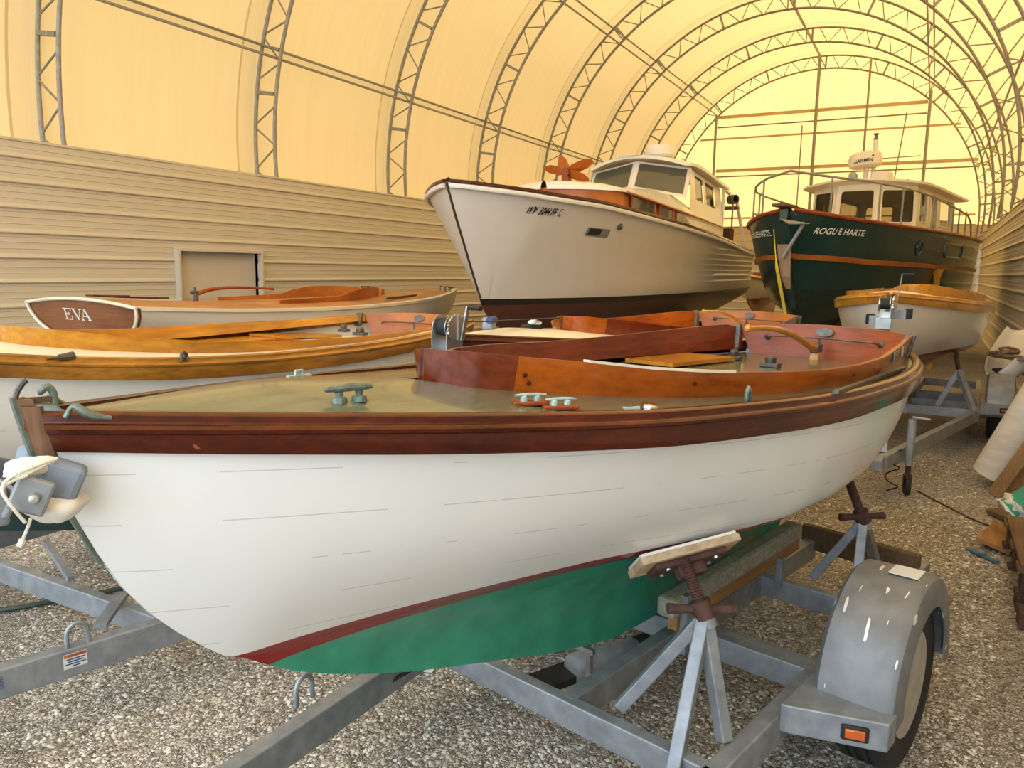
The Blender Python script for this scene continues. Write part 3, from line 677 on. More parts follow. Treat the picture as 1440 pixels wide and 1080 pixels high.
m = MB(); c = on_deck(.80, -.30); m.box(c + Vector((0, 0, .004)), (.02, .075, .006)); m.tube([c + Vector((0, -.014, 0)), c + Vector((0, -.010, .02)), c + Vector((0, .010, .02)), c + Vector((0, .014, 0))], .005, 6); m.build('eye_strap', 'bronze_lt', boat)
for s, z in ((.27, 1.44), (1.05, 1.37), (2.0, 1.32), (2.9, 1.31)):
    p = H1.at(s, z, 1, .016); MB().lathe([(0, 0), (.009, 0), (.009, .0015), (0, .002)], p, (1, -.3, .1), 12).build('wood_plug', 'mahogany_mid', boat)
for s in (1.62, 2.6, 3.4):   # hinge plates and screws on the coaming
    pass
for s, zf, mt in ((3.28, 1.435, 'bronze'), (3.52, 1.44, 'bronze_lt')):
    c = interp(s, COAM) + .026
    MB().box((c, s, zf), (.008, .075 if mt == 'bronze' else .03, .05), Matrix.Rotation(.16, 3, 'Z')).build('oarlock_socket', mt, boat, bevel=.003)
for s, z in ((1.115, 1.545), (1.12, 1.515), (1.13, 1.492), (1.62, 1.468), (2.6, 1.42)):
    c = interp(s, COAM) + .016
    MB().lathe([(0, 0), (.007, 0), (.007, .002), (0, .003)], (c, s, z), (1, -.5, 0), 10).build('screw_plug', 'mahogany', boat)
cap = MB(); rows = []
for k in range(30):
    s = 1.28 + .5 * k / 29; c = interp(s, COAM) + .006; zt = interp(s, COAM_Z)
    rows.append([(c, s, zt - .002), (c + .021, s, zt - .002), (c + .021, s, zt + .006), (c, s, zt + .006)])
cap.loft(rows, True, True).build('coaming_cap', 'cream', boat, smooth=30)
MB().bar((interp(2.9, COAM) + .10, 2.2, 1.405), (interp(3.5, COAM) + .08, 3.35, 1.383), .02, .012).build('jib_track', 'bronze_dk', boat, smooth=0)

# --- yellow-trimmed boat behind it on the left
T2Z = [(0, 1.53), (.3, 1.49), (.80, 1.428), (1.08, 1.396), (1.49, 1.366), (1.99, 1.352), (2.5, 1.352), (2.89, 1.357), (3.71, 1.379), (4.15, 1.40)]
T2P = (-3.56, .85, -.0)
boat2, H2 = sailboat('cream sailboat with golden oak coaming and strake, left of the nearest boat', T2P, 0, MT['hull_white_teal'], 'yellow_dk', 'cream', 'yellow', 'yellow', 'yellow', 'orange_z', sheer_z=T2Z, dz=1.0, tiller=None, coam_dz=-.09, coam_z=[(.97, 1.53), (1.15, 1.503), (1.40, 1.463), (1.69, 1.434), (2.08, 1.410), (2.57, 1.400), (3.43, 1.397), (3.9, 1.405), (4.06, 1.415)])
for s, l in ((1.46, .60),):
    c = Vector((l + .04, s, deck_z(H2, s, l + .04))); MB().tube([c + Vector((0, -.012, 0)), c + Vector((0, -.012, .03)), c + Vector((0, 0, .04)), c + Vector((0, .012, .03)), c + Vector((0, .012, 0))], .009, 8).build('fairlead', 'bronze_dk', boat2)
c = Vector((.50, .98, deck_z(H2, .98, .50))); m = MB(); m.tube([c + Vector((0, 0, .012)), c + Vector((0, .06, .012))], [.012, .02], 8); m.tube([c + Vector((0, -.05, .01)), c + Vector((0, 0, .012))], .006, 6); m.build('deck_block', 'bronze_dk', boat2)
# --- brown-trimmed boat behind the nearest one
B3P = (-2.215, 3.40, -.06)
boat3, H3 = sailboat('white sailboat with amber coaming and cream deck, directly behind the nearest boat', B3P, 9.7, MT['hull_white_red'], 'mahogany', 'cream', 'orange', 'mahogany_red', 'orange', 'orange_z', scale=1.0, pitch=.0)
# --- white boat bow-on at the right, in front of the green trawler
boat4, H4 = sailboat('white sailboat seen bow-on with golden strake, in front of the dark green trawler', (-.33, 7.55, .06), 3.0, MT['hull_white_red'], 'yellow', 'cream', 'yellow', 'yellow', 'yellow', 'orange_z', scale=1.05, dz=1.15)
boat5, H5 = sailboat('small white sailboat with golden strake far back between the motor boat and the trawler', (-4.3, 20.4, .22), 2, MT['hull_white_red'], 'yellow', 'cream', 'orange', 'orange', 'orange', 'orange_z', detail=0)
# ------------------------------------------------------------------ white motor boat on the hard
MT['motor_hull'] = hull_paint('white_motor_hull_black_boot_red_bottom', (.70, .67, .62), (.010, .010, .010), (.10, .030, .022), 1.40, .006, .085, .4, .12, 0, .05)
PB = thing('motor_boat', 'large white cabin motor boat with brown toe rail, bow towards the camera', 'motor boat', (-5.15, 7.83, 0))
PBZ = [(0, 2.80), (.37, 2.755), (1.03, 2.70), (1.85, 2.665), (2.52, 2.62), (3.93, 2.545), (6.82, 2.425), (10.0, 2.275), (11, 2.25)]
PBB = [(0, .03), (.1, .2), (.3, .43), (.7, .77), (1.2, 1.01), (2, 1.27), (3, 1.45), (4.5, 1.58), (6, 1.6), (8, 1.55), (11, 1.38)]
PBK = [(-.03, 2.82), (.17, 2.45), (.42, 2.03), (.65, 1.64), (.87, 1.30), (1.1, 1.10), (1.6, .90), (2.4, .78), (4, .70), (11, .62)]
PBC = [(.8, .02), (.9, .04), (1.2, .22), (1.6, .44), (2.2, .70), (3, .94), (4, 1.14), (6, 1.34), (8, 1.38), (11, 1.28)]
def pb_sec(h, s):
    b, zs = h.B(s), h.Z(s); zb = min(interp(s, PBK), zs - .02); zc = 1.33 + .006 * s
    if zb > zc - .02:
        e = (zs - zb); k = .02
        return [(k, zb), (k + (b - k) * .16, zb + e * .2), (k + (b - k) * .36, zb + e * .42), (k + (b - k) * .66, zb + e * .72), (b, zs)]
    c = min(interp(s, PBC), b); k = .03
    return [(k, zb), (k + (c - k) * .5, zb + (zc - zb) * .45), (c, zc), (c + (b - c) * .48, zc + (zs - zc) * .5), (b, zs)]
HP = Hull(11, PBB, PBZ, pb_sec, s_list=[0, .02, .05, .1, .16, .24, .33, .43, .54, .66, .78, .9] + [1.02 + (11 - 1.02) * (k / 40) ** 1.2 for k in range(41)], ms=30)
HP.mesh().build('hull', MT['motor_hull'], PB, smooth=40)
for sd in (-1, 1):
    HP.rail([(-.09, .0), (-.09, .035), (.03, .035), (.035, .005), (.02, -.005)], 0, 11, sd).build('toe_rail', 'mahogany', PB, smooth=30)
    HP.rail([(.0, -.01), (.035, -.015), (.045, -.04), (.035, -.065), (.0, -.07)], 0, 11, sd).build('rub_rail', 'white', PB, smooth=60)
    for k in range(7):     # lapped planks towards the stern
        z = 1.62 + .10 * k
        rows = []
        for j in range(20):
            s = 5.6 + 5.3 * j / 19; p = HP.at(s, z + .004 * (s - 6), sd, .0); q = HP.at(s, z + .03 + .004 * (s - 6), sd, .0)
            rows.append([p, p + Vector((sd * .012 * min(1, j / 6), 0, 0)), q])
        MB().loft(rows, False).build('lapped_plank', MT['motor_hull'], PB, smooth=0)
    MB().tube([HP.at(6.9 + .4 * j, 1.745, sd, .0) for j in range(10)], [.02] + [.035] * 8 + [.02], 8).build('spray_rail', 'white', PB)
m = MB(); m.tube([(0, interp(z, [(b, a) for a, b in PBK][::-1]) - .004, z) for z in (2.8, 2.45, 2.2, 2.03, 1.8, 1.64, 1.42)], .017, 6); m.build('stem_strip', 'darkwood', PB)
rows = [[(-HP.B(s) * (1 - 2 * j / 8), s, HP.Z(s) + .0 + .06 * (1 - (1 - 2 * j / 8) ** 2)) for j in range(9)] for s in [.02 + .3 * k for k in range(36)]]
MB().loft(rows, False).build('deck', 'cream', PB, smooth=60)
# trunk cabin: wooden sides with windows, white crowned top
def edge_z(s): return interp(s, [(2.5, 3.0), (3.1, 2.965), (6.3, 2.86), (9.0, 2.76)])
outl = [(.0, 2.62), (.45, 2.68), (.85, 2.86), (1.05, 3.10), (1.08, 4.2), (1.10, 6.4), (1.08, 9.0)]
def slab(side_pts, zb, zt, grow=0):
    L = [(-l - (grow if l else 0), s) for l, s in side_pts[::-1]] + [(l + (grow if l else 0), s) for l, s in side_pts[1:]]
    return L
pts = [(-l, s) for l, s in outl[::-1]] + [(l, s) for l, s in outl[1:]]
MB().loft([[(l, s, HP.Z(s) + .0) for l, s in pts], [(l * .985, s, edge_z(s)) for l, s in pts]], False).build('trunk_cabin', 'orange_z', PB, smooth=30)
rows = []
for s in [2.56 + .12 * k for k in range(33)] + [6.5]:
    lw = interp(s, [(2.56, .05), (2.68, .5), (2.86, .9), (3.1, 1.10), (4.2, 1.13), (6.4, 1.15), (6.6, 1.15)]); cr = interp(s, [(2.5, .08), (3.2, .17), (4.8, .28), (5.9, .42), (6.5, .5)])
    rows.append([(lw * x, s, edge_z(s) - (.03 if abs(x) == 1 and e else 0) + cr * (1 - abs(x) ** 2.6)) for x, e in ((-1, 1), (-1, 0), (-.85, 0), (-.6, 0), (-.3, 0), (0, 0), (.3, 0), (.6, 0), (.85, 0), (1, 0), (1, 1))])
MB().loft(rows, False).build('cabin_top', 'white', PB, smooth=50)
for sd in (-1, 1):
    MB().tube([(sd * 1.14, 2.9 + .1, edge_z(3.0) - .035)] + [(sd * interp(s, [(3.1, 1.10), (4.2, 1.13), (9, 1.14)]) + sd * .01, s, edge_z(s) - .035) for s in (3.1, 4.2, 5.3, 6.4, 7.7, 9.0)], .018, 6).build('cabin_top_trim', 'orange', PB)
    def wall_quad(s0, s1, f0, f1, off, l0=1.062):
        return [(sd * (interp(s, [(3.1, l0), (4.2, l0 + .025), (6.4, l0 + .035), (9, l0 + .03)]) + off), s, HP.Z(s) + .04 + (edge_z(s) - HP.Z(s) - .07) * f) for s, f in ((s0, f0), (s1, f0), (s1, f1), (s0, f1))]
    for s0, s1 in ((3.35, 4.35), (4.62, 5.35)):
        m = MB(); q = wall_quad(s0, s1, .12, .95, .012); m.add(q, [(0, 1, 2, 3)]); m.build('cabin_window', 'glass', PB, smooth=0)
        q = [Vector(p) for p in wall_quad(s0, s1, .12, .95, .014)]; m = MB()
        for a, b in zip(q, q[1:] + q[:1]): m.bar(a, b, .03, .03)
        m.build('window_surround', 'orange', PB, smooth=0)
    m = MB(); n = 9; q = [wall_quad(5.6, 5.6, .1, .1, .013)[0]] + [wall_quad(5.6 + .95 * math.sin(t), 5.7, .1 + .82 * math.cos(t), 1, .013)[0] for t in [PI / 2 * k / n for k in range(n, -1, -1)]]
    m.add(q, [tuple(range(len(q)))]); m.build('cabin_window', 'glass', PB, smooth=0)
    m = MB(); m.add(wall_quad(6.65, 9.0, 0, 1.05, .010), [(0, 1, 2, 3)]); m.add(wall_quad(5.58, 6.65, 0, 1.05, .006), [(0, 1, 2, 3)]); m.build('side_panel', 'white', PB, smooth=0)
# pilothouse
wb = {0: (6.19, 3.35), 1: (6.41, 3.16)}; wt = {0: (6.49, 3.84), 1: (6.80, 3.70)}
Bc, Bs, Tc, Ts = Vector((0, 6.19, 3.34)), Vector((1.02, 6.41, 3.15)), Vector((0, 6.49, 3.86)), Vector((.98, 6.80, 3.73))
for sd in (-1, 1):
    fl = lambda v: Vector((sd * v.x, v.y, v.z))
    q = [fl(Bc), fl(Bs), fl(Ts), fl(Tc)]
    lerp2 = lambda u, v: (q[0] * (1 - u) + q[1] * u) * (1 - v) + (q[3] * (1 - u) + q[2] * u) * v
    a = [lerp2(.07, .08), lerp2(.93, .08), lerp2(.93, .92), lerp2(.07, .92)]
    MB().add(a, [(0, 1, 2, 3)]).build('windshield_pane', 'glass', PB, smooth=0)
    n = (q[1] - q[0]).cross(q[3] - q[0]).normalized() * .02 * (-1 if sd > 0 else 1)
    m = MB(); m.add(q + a, [(0, 1, 5, 4), (1, 2, 6, 5), (2, 3, 7, 6), (3, 0, 4, 7)])
    m.v = [tuple(Vector(p) + n * .5) for p in m.v]
    m.build('windshield_frame', 'white', PB, smooth=0)
    nn = n * 1.8
    p1, p2 = lerp2(.55 if sd > 0 else .5, .96), lerp2(.86 if sd > 0 else .75, .30)
    MB().tube([p1 + nn, p2 + nn], .010, 6).build('wiper', 'zinc', PB)
    # side wall of the pilothouse with two windows
    sA, sB = 6.41, 9.0
    def wl(s, f):   # f 0 at trunk edge, 1 at roof
        zb_, zt_ = edge_z(s) - .02, interp(s, [(6.4, 3.70), (9.0, 3.55)]); return Vector((sd * (1.09 - .11 * f), s + (.30 * f * max(0, (7.0 - s) / .6) if s < 7 else 0), zb_ + (zt_ - zb_) * f))
    xs = [6.41, 6.95, 7.55, 7.75, 8.45, 9.0]; fs = [0, .40, .93, 1]
    m = MB(); vs = [wl(s, f) for s in xs for f in fs]; F = []
    for i in range(5):
        for j in range(3):
            if j == 1 and i in (1, 3): continue
            F.append((i * 4 + j, (i + 1) * 4 + j, (i + 1) * 4 + j + 1, i * 4 + j + 1))
    m.add(vs, F); m.build('pilothouse_side', 'white', PB, smooth=0)
    for i in (1, 3):
        q2 = [wl(xs[i], .40), wl(xs[i + 1], .40), wl(xs[i + 1], .93), wl(xs[i], .93)]
        q2 = [p - Vector((sd * .02, 0, 0)) for p in q2]
        MB().add(q2, [(0, 1, 2, 3)]).build('side_window', 'glass_dk', PB, smooth=0)
rows = []
for s in [6.30, 6.36, 6.6, 7.2, 8.0, 9.0, 9.25]:
    z = interp(s, [(6.3, 3.80), (6.8, 3.80), (9.25, 3.60)]); hw = interp(s, [(6.3, .9), (6.36, 1.0), (6.8, 1.10), (9.25, 1.12)])
    up = [(x * hw, s + .28 * abs(x) ** 1.3 * (1 if s < 6.7 else 0), z + .14 * (1 - abs(x) ** 2.2)) for x in [-1 + .2 * k for k in range(11)]]
    rows.append(up + [(p[0], p[1], p[2] - .055) for p in up[::-1]])
MB().loft(rows, True, True).build('roof', 'white', PB, smooth=45)
MB().lathe([(0, 0), (.26, .0), (.30, .04), (.30, .16), (.27, .22), (0, .235)], (.18, 7.35, 4.02), (0, 0, 1), 28).build('radar_dome', 'white', PB)
MB().tube([(-.55, 6.9, 3.9), (-.55, 6.9, 4.05)], .03, 8).build('horn', 'chrome', PB)
for sd in (-1, 1):   # aft canopy frame
    m = MB(); m.bar((sd * 1.05, 9.0, 3.58), (sd * 1.05, 10.3, 3.42), .05, .06); m.bar((sd * 1.05, 10.3, 3.42), (sd * 1.22, 10.75, 2.30), .05, .06); m.bar((sd * 1.05, 9.05, 3.55), (sd * 1.05, 9.05, 2.5), .06, .06)
    m.build('canopy_frame', 'white', PB, smooth=0)
    MB().tube([(sd * 1.1, 9.75, 3.47), (sd * 1.1, 9.75, 2.3)], .02, 6).build('canopy_post', 'steel', PB)
MB().box((0, 10.3, 3.25), (2.2, .4, .05)).build('canopy_shelf', 'oldwood', PB, smooth=0)
MB().lathe([(0, 0), (.10, .0), (.10, .18), (.07, .18), (.07, .02), (0, .02)], (1.1, 9.45, 3.36), (1, -.7, 0), 16).build('searchlight', 'bronze_dk', PB)
MB().box((.95, 9.6, 2.55), (.4, .35, .4)).build('cockpit_locker', 'darkwood', PB, smooth=0)
# bow fittings, number, hawse hole
HP.project_text('WY  3044 FF', .125, .765, 2.485, 1, -.03, .014, .66, .12, .003).build('registration_number', 'blackletter', PB, smooth=0)
def hull_patch(h, s0, s1, z0_, z1_, sd, off, r=0, slope=0, n=4):
    vs = []; F = []
    for i in range(n + 1):
        for j in range(n + 1):
            s = s0 + (s1 - s0) * i / n; z = z0_ + (z1_ - z0_) * j / n + slope * (s - s0); vs.append(h.at(s, z, sd, off))
    for i in range(n):
        for j in range(n): F.append((i * (n + 1) + j, (i + 1) * (n + 1) + j, (i + 1) * (n + 1) + j + 1, i * (n + 1) + j + 1))
    return MB().add(vs, F)
hull_patch(HP, 1.20, 1.245, 2.47, 2.56, 1, .006, slope=-.06).build('registration_sticker', 'bronze_dk', PB, smooth=0)
hull_patch(HP, 1.207, 1.238, 2.482, 2.548, 1, .009, slope=-.06).build('registration_sticker', 'cream', PB, smooth=0)
hull_patch(HP, 1.80, 2.26, 2.255, 2.365, 1, .006, slope=-.02).build('hawse_plate', 'galv', PB, smooth=0)
hull_patch(HP, 1.84, 2.08, 2.275, 2.355, 1, .010, slope=-.02).build('hawse_hole_shade', 'hole_shade', PB, smooth=0)  # dark patch on the plate, paints the shade inside the opening
p = HP.at(2.42, 2.40, 1, 0); MB().lathe([(0, 0), (.045, 0), (.04, .03), (.02, .05), (0, .055)], p, (1, -.5, 0), 14).build('through_hull_vent', 'bronze_dk', PB)
MB().box((-.15, 1.1, 2.80), (.07, .07, .16)).build('mooring_bitt', 'mahogany_mid', PB, bevel=.01)
MB().tube([(.25, 1.5 + .10 * math.cos(a), 2.72 + .14 * math.sin(a)) for a in [PI * k / 12 for k in range(13)]], .012, 6).build('deck_bow_ring', 'zinc', PB)
# stands under the hull
def stand(name, label, x, y, z, w_, d_, mat='oldwood', group=None):
    o = thing(name, label, 'blocking', (x, y, 0), 0, group); n = max(1, int(z / .14)); hh = z / n
    for k in range(n): MB().box((0, 0, hh * (k + .5)), (w_, d_, hh) if k % 2 else (d_, w_, hh)).build('timber', mat, o, smooth=0, bevel=.006)
    return o
stand('keel_blocks', 'stacked timbers under the forward keel of the white motor boat', -5.15, 11.3, .715, .9, .32, group='keel blocking')
stand('keel_blocks', 'stacked timbers under the aft keel of the white motor boat', -5.15, 17.2, .625, .9, .32, group='keel blocking')
# crossed wooden blades lying on the cabin top
st = thing('wooden_propeller', 'brown wooden crossed blades lying on the cabin top of the white motor boat', 'propeller', (-5.15 - .10, 7.83 + 3.55, 3.145))
for a, L in ((20, .52), (112, .34), (164, .46), (-22, .46)):
    d = Vector((cosd(a), -.25 * cosd(a), sind(a) * .8)); u = Vector((0, 1, .2)); s_ = d.cross(u).normalized()
    m = MB(); c0 = Vector((0, 0, .175)); rows = []
    for t, w_ in ((.02, .05), (.3, .10), (.75, .09), (1, .035)):
        p = c0 + d * L * t; w_ *= .72; rows.append([p + s_ * w_ + Vector((0, -.02, 0)), p - s_ * w_ + Vector((0, .02, 0)), p - s_ * w_ + Vector((0, .05, 0)), p + s_ * w_ + Vector((0, .01, 0))])
    m.loft(rows, True, True).build('blade', 'orange', st, smooth=30)
MB().lathe([(0, -.06), (.07, -.06), (.075, .06), (0, .06)], (0, 0, .175), (0, 1, .1), 16).build('hub', 'mahogany_mid', st)
MB().box((0, .02, .05), (.12, .12, .12)).build('chock', 'mahogany_mid', st)

# ------------------------------------------------------------------ green trawler
MT['trawler_hull'] = hull_paint('dark_green_hull', (.010, .040, .035), (.010, .040, .035), (.008, .030, .020), 1.55, .0, .0, .24, .2, 0, .10)
TW = thing('trawler_yacht', 'dark green trawler yacht with cream wheelhouse lettered ROGUE HARTE', 'trawler', (-2.17, 13.2, 0), -math.radians(11))
TWZ = [(0, 2.80), (.07, 2.77), (.3, 2.71), (.73, 2.65), (1.5, 2.605), (2.9, 2.585), (5, 2.59), (9, 2.60)]
TWB = [(0, .05), (.1, .30), (.3, .57), (.8, .93), (1.5, 1.22), (3, 1.45), (5, 1.52), (7.5, 1.48), (9.0, 1.35)]
TWK = [(-.02, 2.80), (.03, 2.61), (.2, 2.1), (.37, 1.62), (.5, 1.30), (.8, 1.0), (1.5, .80), (3, .72), (9, .66)]
TWC = [(.4, .05), (.6, .18), (1, .50), (1.6, .84), (3, 1.2), (5, 1.33), (7, 1.32), (9, 1.2)]
def tw_sec(h, s):
    b, zs = h.B(s), h.Z(s); zb = min(interp(s, TWK), zs - .02); zc = 1.38
    if zb > zc - .05:
        e = zs - zb; k = .04; k = min(k, b * .9)
        return [(k, zb), (k + (b - k) * .30, zb + e * .28), (k + (b - k) * .55, zb + e * .52), (k + (b - k) * .80, zb + e * .78), (b, zs)]
    c = min(interp(s, TWC), b); k = .045
    return [(k, zb), (k + (c - k) * .45, zb + (zc - zb) * .4), (c, zc), (c + (b - c) * .62, zc + (zs - zc) * .5), (b, zs)]
HT = Hull(9.0, TWB, TWZ, tw_sec, s_list=[0, .02, .05, .1, .16, .24, .33, .43, .54, .66, .78, .9] + [1.02 + (9 - 1.02) * (k / 36) ** 1.2 for k in range(37)], ms=30)
HT.mesh().build('hull', MT['trawler_hull'], TW, smooth=40)
for sd in (-1, 1):
    HT.rail([(-.10, .0), (-.10, .045), (.05, .045), (.06, .02), (.045, -.01), (.0, -.015)], .02, 9, sd).build('cap_rail', 'mahogany_mid', TW, smooth=30)
    rows = []
    for j in range(40):
        s = .17 + 8.8 * (j / 39) ** 1.4; z = interp(s, [(0, 2.10), (.4, 2.07), (1.3, 2.01), (3.9, 1.98), (9, 1.95)]); p = HT.at(s, z - .035, sd, 0); q = HT.at(s, z + .035, sd, 0); o = HT.at(s, z, sd, .05) - HT.at(s, z, sd, 0)
        rows.append([p, p + o, q + o, q])
    MB().loft(rows, True, True).build('rub_strake', 'orange_z', TW, smooth=30)
    HT.project_text('ROGUE HARTE', .135, .235 if sd > 0 else .22, 2.445 if sd > 0 else 2.42, sd, -.03, .022, 1.0 if sd > 0 else .95, 0, .002).build('boat_name', 'whiteletter', TW, smooth=0)
    for s in (2.75,):
        p = HT.at(s, 2.29, sd, 0); d = HT.at(s, 2.29, sd, .05) - p
        pr = [(2 * PI * k / 24) for k in range(24)]
        r_ = MB().tube([HT.at(s + .12 * math.cos(a), 2.29 + .125 * math.sin(a), sd, .008) for a in pr], .020, 8, closed=True).build('porthole', 'greenpaint', TW)
        m = MB(); m.add([HT.at(s + .105 * math.cos(a), 2.29 + .11 * math.sin(a), sd, .006) for a in pr], [tuple(range(24))]); m.build('porthole_glass', 'glass_dk', r_, smooth=0)
    q = [(4.55, 2.17), (5.9, 2.17), (6.05, 2.22), (6.05, 2.38), (5.9, 2.43), (4.55, 2.43), (4.4, 2.38), (4.4, 2.22)]
    q = [HT.at(a[0] + (b[0] - a[0]) * t / 8, a[1] + (b[1] - a[1]) * t / 8, sd, .006) for a, b in zip(q, q[1:] + q[:1]) for t in range(8)]
    MB().tube(q, .020, 6, closed=True).build('hull_window_frame', 'greenpaint', TW)
m = MB(); rows = []
for z in (2.84, 2.6, 2.3, 2.0, 1.62, 1.2):
    y = interp(z, [(b, a) for a, b in TWK][::-1]); rows.append([(-.05, y - .03, z), (.05, y - .03, z), (.05, y + .06, z), (-.05, y + .06, z)])
m.loft(rows, True, True).build('stem', 'greenpaint', TW, smooth=0)
m = MB(); m.box((0, -.12, 2.86), (.22, .55, .05)); m.build('bow_pulpit', 'oldwood', TW, bevel=.01)
m = MB(); m.box((.0, -.05, 2.72), (.13, .22, .20)); m.build('anchor_chock', 'greenpaint', TW, bevel=.01)
m = MB(); m.add([(-.02, -.28, 2.66), (.20, .02, 2.60), (.40, -.05, 2.58), (.15, -.33, 2.57), (.15, -.28, 2.55)], [(0, 1, 2, 3), (0, 3, 4), (1, 2, 4), (0, 1, 4), (2, 3, 4)]); m.build('anchor', 'galv2', TW, smooth=0)
MB().tube([(.30, -.05, 2.60), (.02, -.14, 2.04)], .03, 8).build('anchor_shank', 'galv', TW)
rows = [[(-HT.B(s) * (1 - 2 * j / 8) * .97, s, HT.Z(s) - .05 + .05 * (1 - (1 - 2 * j / 8) ** 2)) for j in range(9)] for s in [.03 + .3 * k for k in range(30)]]
MB().loft(rows, False).build('deck', 'cream', TW, smooth=60)
# wheelhouse
def tinted():
    m, nt, out = nodes('tinted_window_glass'); mx = N(nt, 'ShaderNodeMixShader'); t_ = N(nt, 'ShaderNodeBsdfTransparent'); g_ = N(nt, 'ShaderNodeBsdfGlossy')
    t_.inputs[0].default_value = (.50, .47, .40, 1); g_.inputs['Roughness'].default_value = .03; g_.inputs[0].default_value = (.8, .8, .8, 1)
    fr_ = N(nt, 'ShaderNodeFresnel', i_IOR=1.35); nt.links.new(fr_.outputs[0], mx.inputs[0]); nt.links.new(t_.outputs[0], mx.inputs[1]); nt.links.new(g_.outputs[0], mx.inputs[2]); nt.links.new(mx.outputs[0], out.inputs['Surface'])
    return m
MT['tinted'] = tinted()
zb, zt = 2.52, 3.56
foot = [(.40, 3.60), (1.02, 4.02), (1.06, 7.4)]
def wh(l, s, z): return Vector((l * (1 - .05 * (z - zb)), s + .06 * (z - zb), z))
def wall_with_window(a, b, u0, u1, za, zc, name='wheelhouse_wall', glass='tinted', rad=.07):
    """cream wall a->b with one rounded window between fractions u0,u1"""
    P = lambda u, z: wh(a[0] + (b[0] - a[0]) * u, a[1] + (b[1] - a[1]) * u, z)
    W = math.hypot(b[0] - a[0], b[1] - a[1]); ru = rad / W
    pts = []
    for (cu, cz, a0) in ((u1 - ru, zc - rad, 0), (u0 + ru, zc - rad, 90), (u0 + ru, za + rad, 180), (u1 - ru, za + rad, 270)):
        for k in range(5): t = a0 + 22.5 * k; pts.append((cu + ru * cosd(t), cz + rad * sind(t)))
    n = len(pts); outer = []
    for k, (cu, cz) in enumerate(pts):
        q = k // 5; m_ = k % 5
        if q == 0: o = (1, zc + (zt - zc) * (1 if m_ >= 2 else m_ / 2) if m_ < 2 else zt) if m_ < 2 else (u1 - ru + (1 - u1 + ru) * (4 - m_) / 2, zt)
        elif q == 1: o = ((u0 + ru) * (2 - m_) / 2 if m_ < 2 else 0, zt if m_ <= 2 else zt + (zc - zt) * (m_ - 2) / 2)
        elif q == 2: o = (0, za + (zb - za) * m_ / 2) if m_ < 2 else ((u0 + ru) * (m_ - 2) / 2, zb)
        else: o = (u1 + (1 - u1) * m_ / 2 if m_ < 2 else 1, zb if m_ <= 2 else zb + (za - zb) * (m_ - 2) / 2)
        outer.append(o)
    inn = [P(u, z) for u, z in pts]; out_ = [P(u, z) for u, z in outer]
    d = (P(1, zb) - P(0, zb)).cross(Vector((0, 0, 1))).normalized()
    dep = [p - d * .04 for p in inn]
    m = MB(); m.add(inn + out_ + dep, [(k, (k + 1) % n, n + (k + 1) % n, n + k) for k in range(n)] + [(k, (k + 1) % n, 2 * n + (k + 1) % n, 2 * n + k) for k in range(n)])
    o = m.build(name, 'cream', TW, smooth=20)
    MB().add([p - d * .035 for p in inn], [tuple(range(n))]).build('window_glass', glass, TW, smooth=0)
    tr = MB().tube([p + d * .006 for p in inn], .016, 6, closed=True); tr.build('window_trim', 'cream', TW)
    return P, d
wall_with_window((-.40, 3.60), (.40, 3.60), .10, .92, 2.83, 3.43)
P1, d1 = wall_with_window((.40, 3.60), (1.02, 4.02), .10, .93, 2.80, 3.43)
wall_with_window((-1.02, 4.02), (-.40, 3.60), .07, .90, 2.80, 3.43)
for sd in (-1, 1):
    e = [(sd * 1.02, 4.02), (sd * 1.05, 4.9), (sd * 1.06, 5.7), (sd * 1.06, 7.4)]
    for i, (u0, u1) in enumerate(((.18, .80), (.12, .88), (.08, .9))):
        a, b = (e[i], e[i + 1]) if sd > 0 else (e[i + 1], e[i])
        wall_with_window(a, b, u0, u1, 2.62 if i == 1 else 2.83, 3.42)
wall_with_window((1.06, 7.4), (.0, 7.4), .15, .75, 2.75, 3.40, 'wheelhouse_back'); wall_with_window((.0, 7.4), (-1.06, 7.4), .25, .85, 2.75, 3.40, 'wheelhouse_back')
rl = [(0, 3.36), (.45, 3.40), (1.0, 3.72), (1.18, 3.98), (1.22, 5), (1.22, 7.9), (1.1, 8.2)]
pts = [(-l, s) for l, s in rl[::-1]] + [(l, s) for l, s in rl[1:]]
pts = [p for p in pts]
cz = lambda l, s: 3.50 + .09 * (1 - (l / 1.25) ** 2) - .02 * (s - 3.6) / 4
top = [(l, s, cz(l, s) + .04) for l, s in pts]; bot = [(l * .99, s, cz(l, s)) for l, s in pts]
m = MB(); n = len(pts)
h_ = n // 2
F = [(k, n - 1 - k, n - 2 - k, k + 1) for k in range(h_)]
m.add(top, F); m.add(bot, F); m.f += [(k, (k + 1) % n, n + (k + 1) % n, n + k) for k in range(n)]
m.build('roof', 'cream', TW, smooth=40)
rz = 3.60
m = MB(); m.box((.0, 4.9, rz + .05), (.75, .5, .12)); m.box((.08, 4.95, rz + .20), (.36, .36, .22)); m.build('roof_equipment_box', 'aluminium', TW, bevel=.03)
MB().tube([(-.22, 4.9, rz + .1), (-.22, 4.9, rz + .42)], .05, 10).build('radar_post', 'aluminium', TW)
rd = MB().lathe([(0, 0), (.24, .0), (.31, .03), (.325, .07), (.325, .20), (.30, .27), (.22, .31), (0, .33)], (-.22, 4.85, rz + .40), (-.12, 0, 1), 32).build('radar_dome', 'aluminium', TW)
v, f = text_geo('GARMIN', .10, .002); out = []; xm = max(p[0] for p in v)
for x, y, _ in v:
    a = (x - xm / 2) / .325 - .05 + .12; l = .329 * math.sin(a); s = -.329 * math.cos(a); out.append((-.22 + l, 4.85 + s, rz + .47 + y * 1.05 + .12 * l))
MB().add(out, f).build('dome_lettering', 'blackletter', rd, smooth=0)
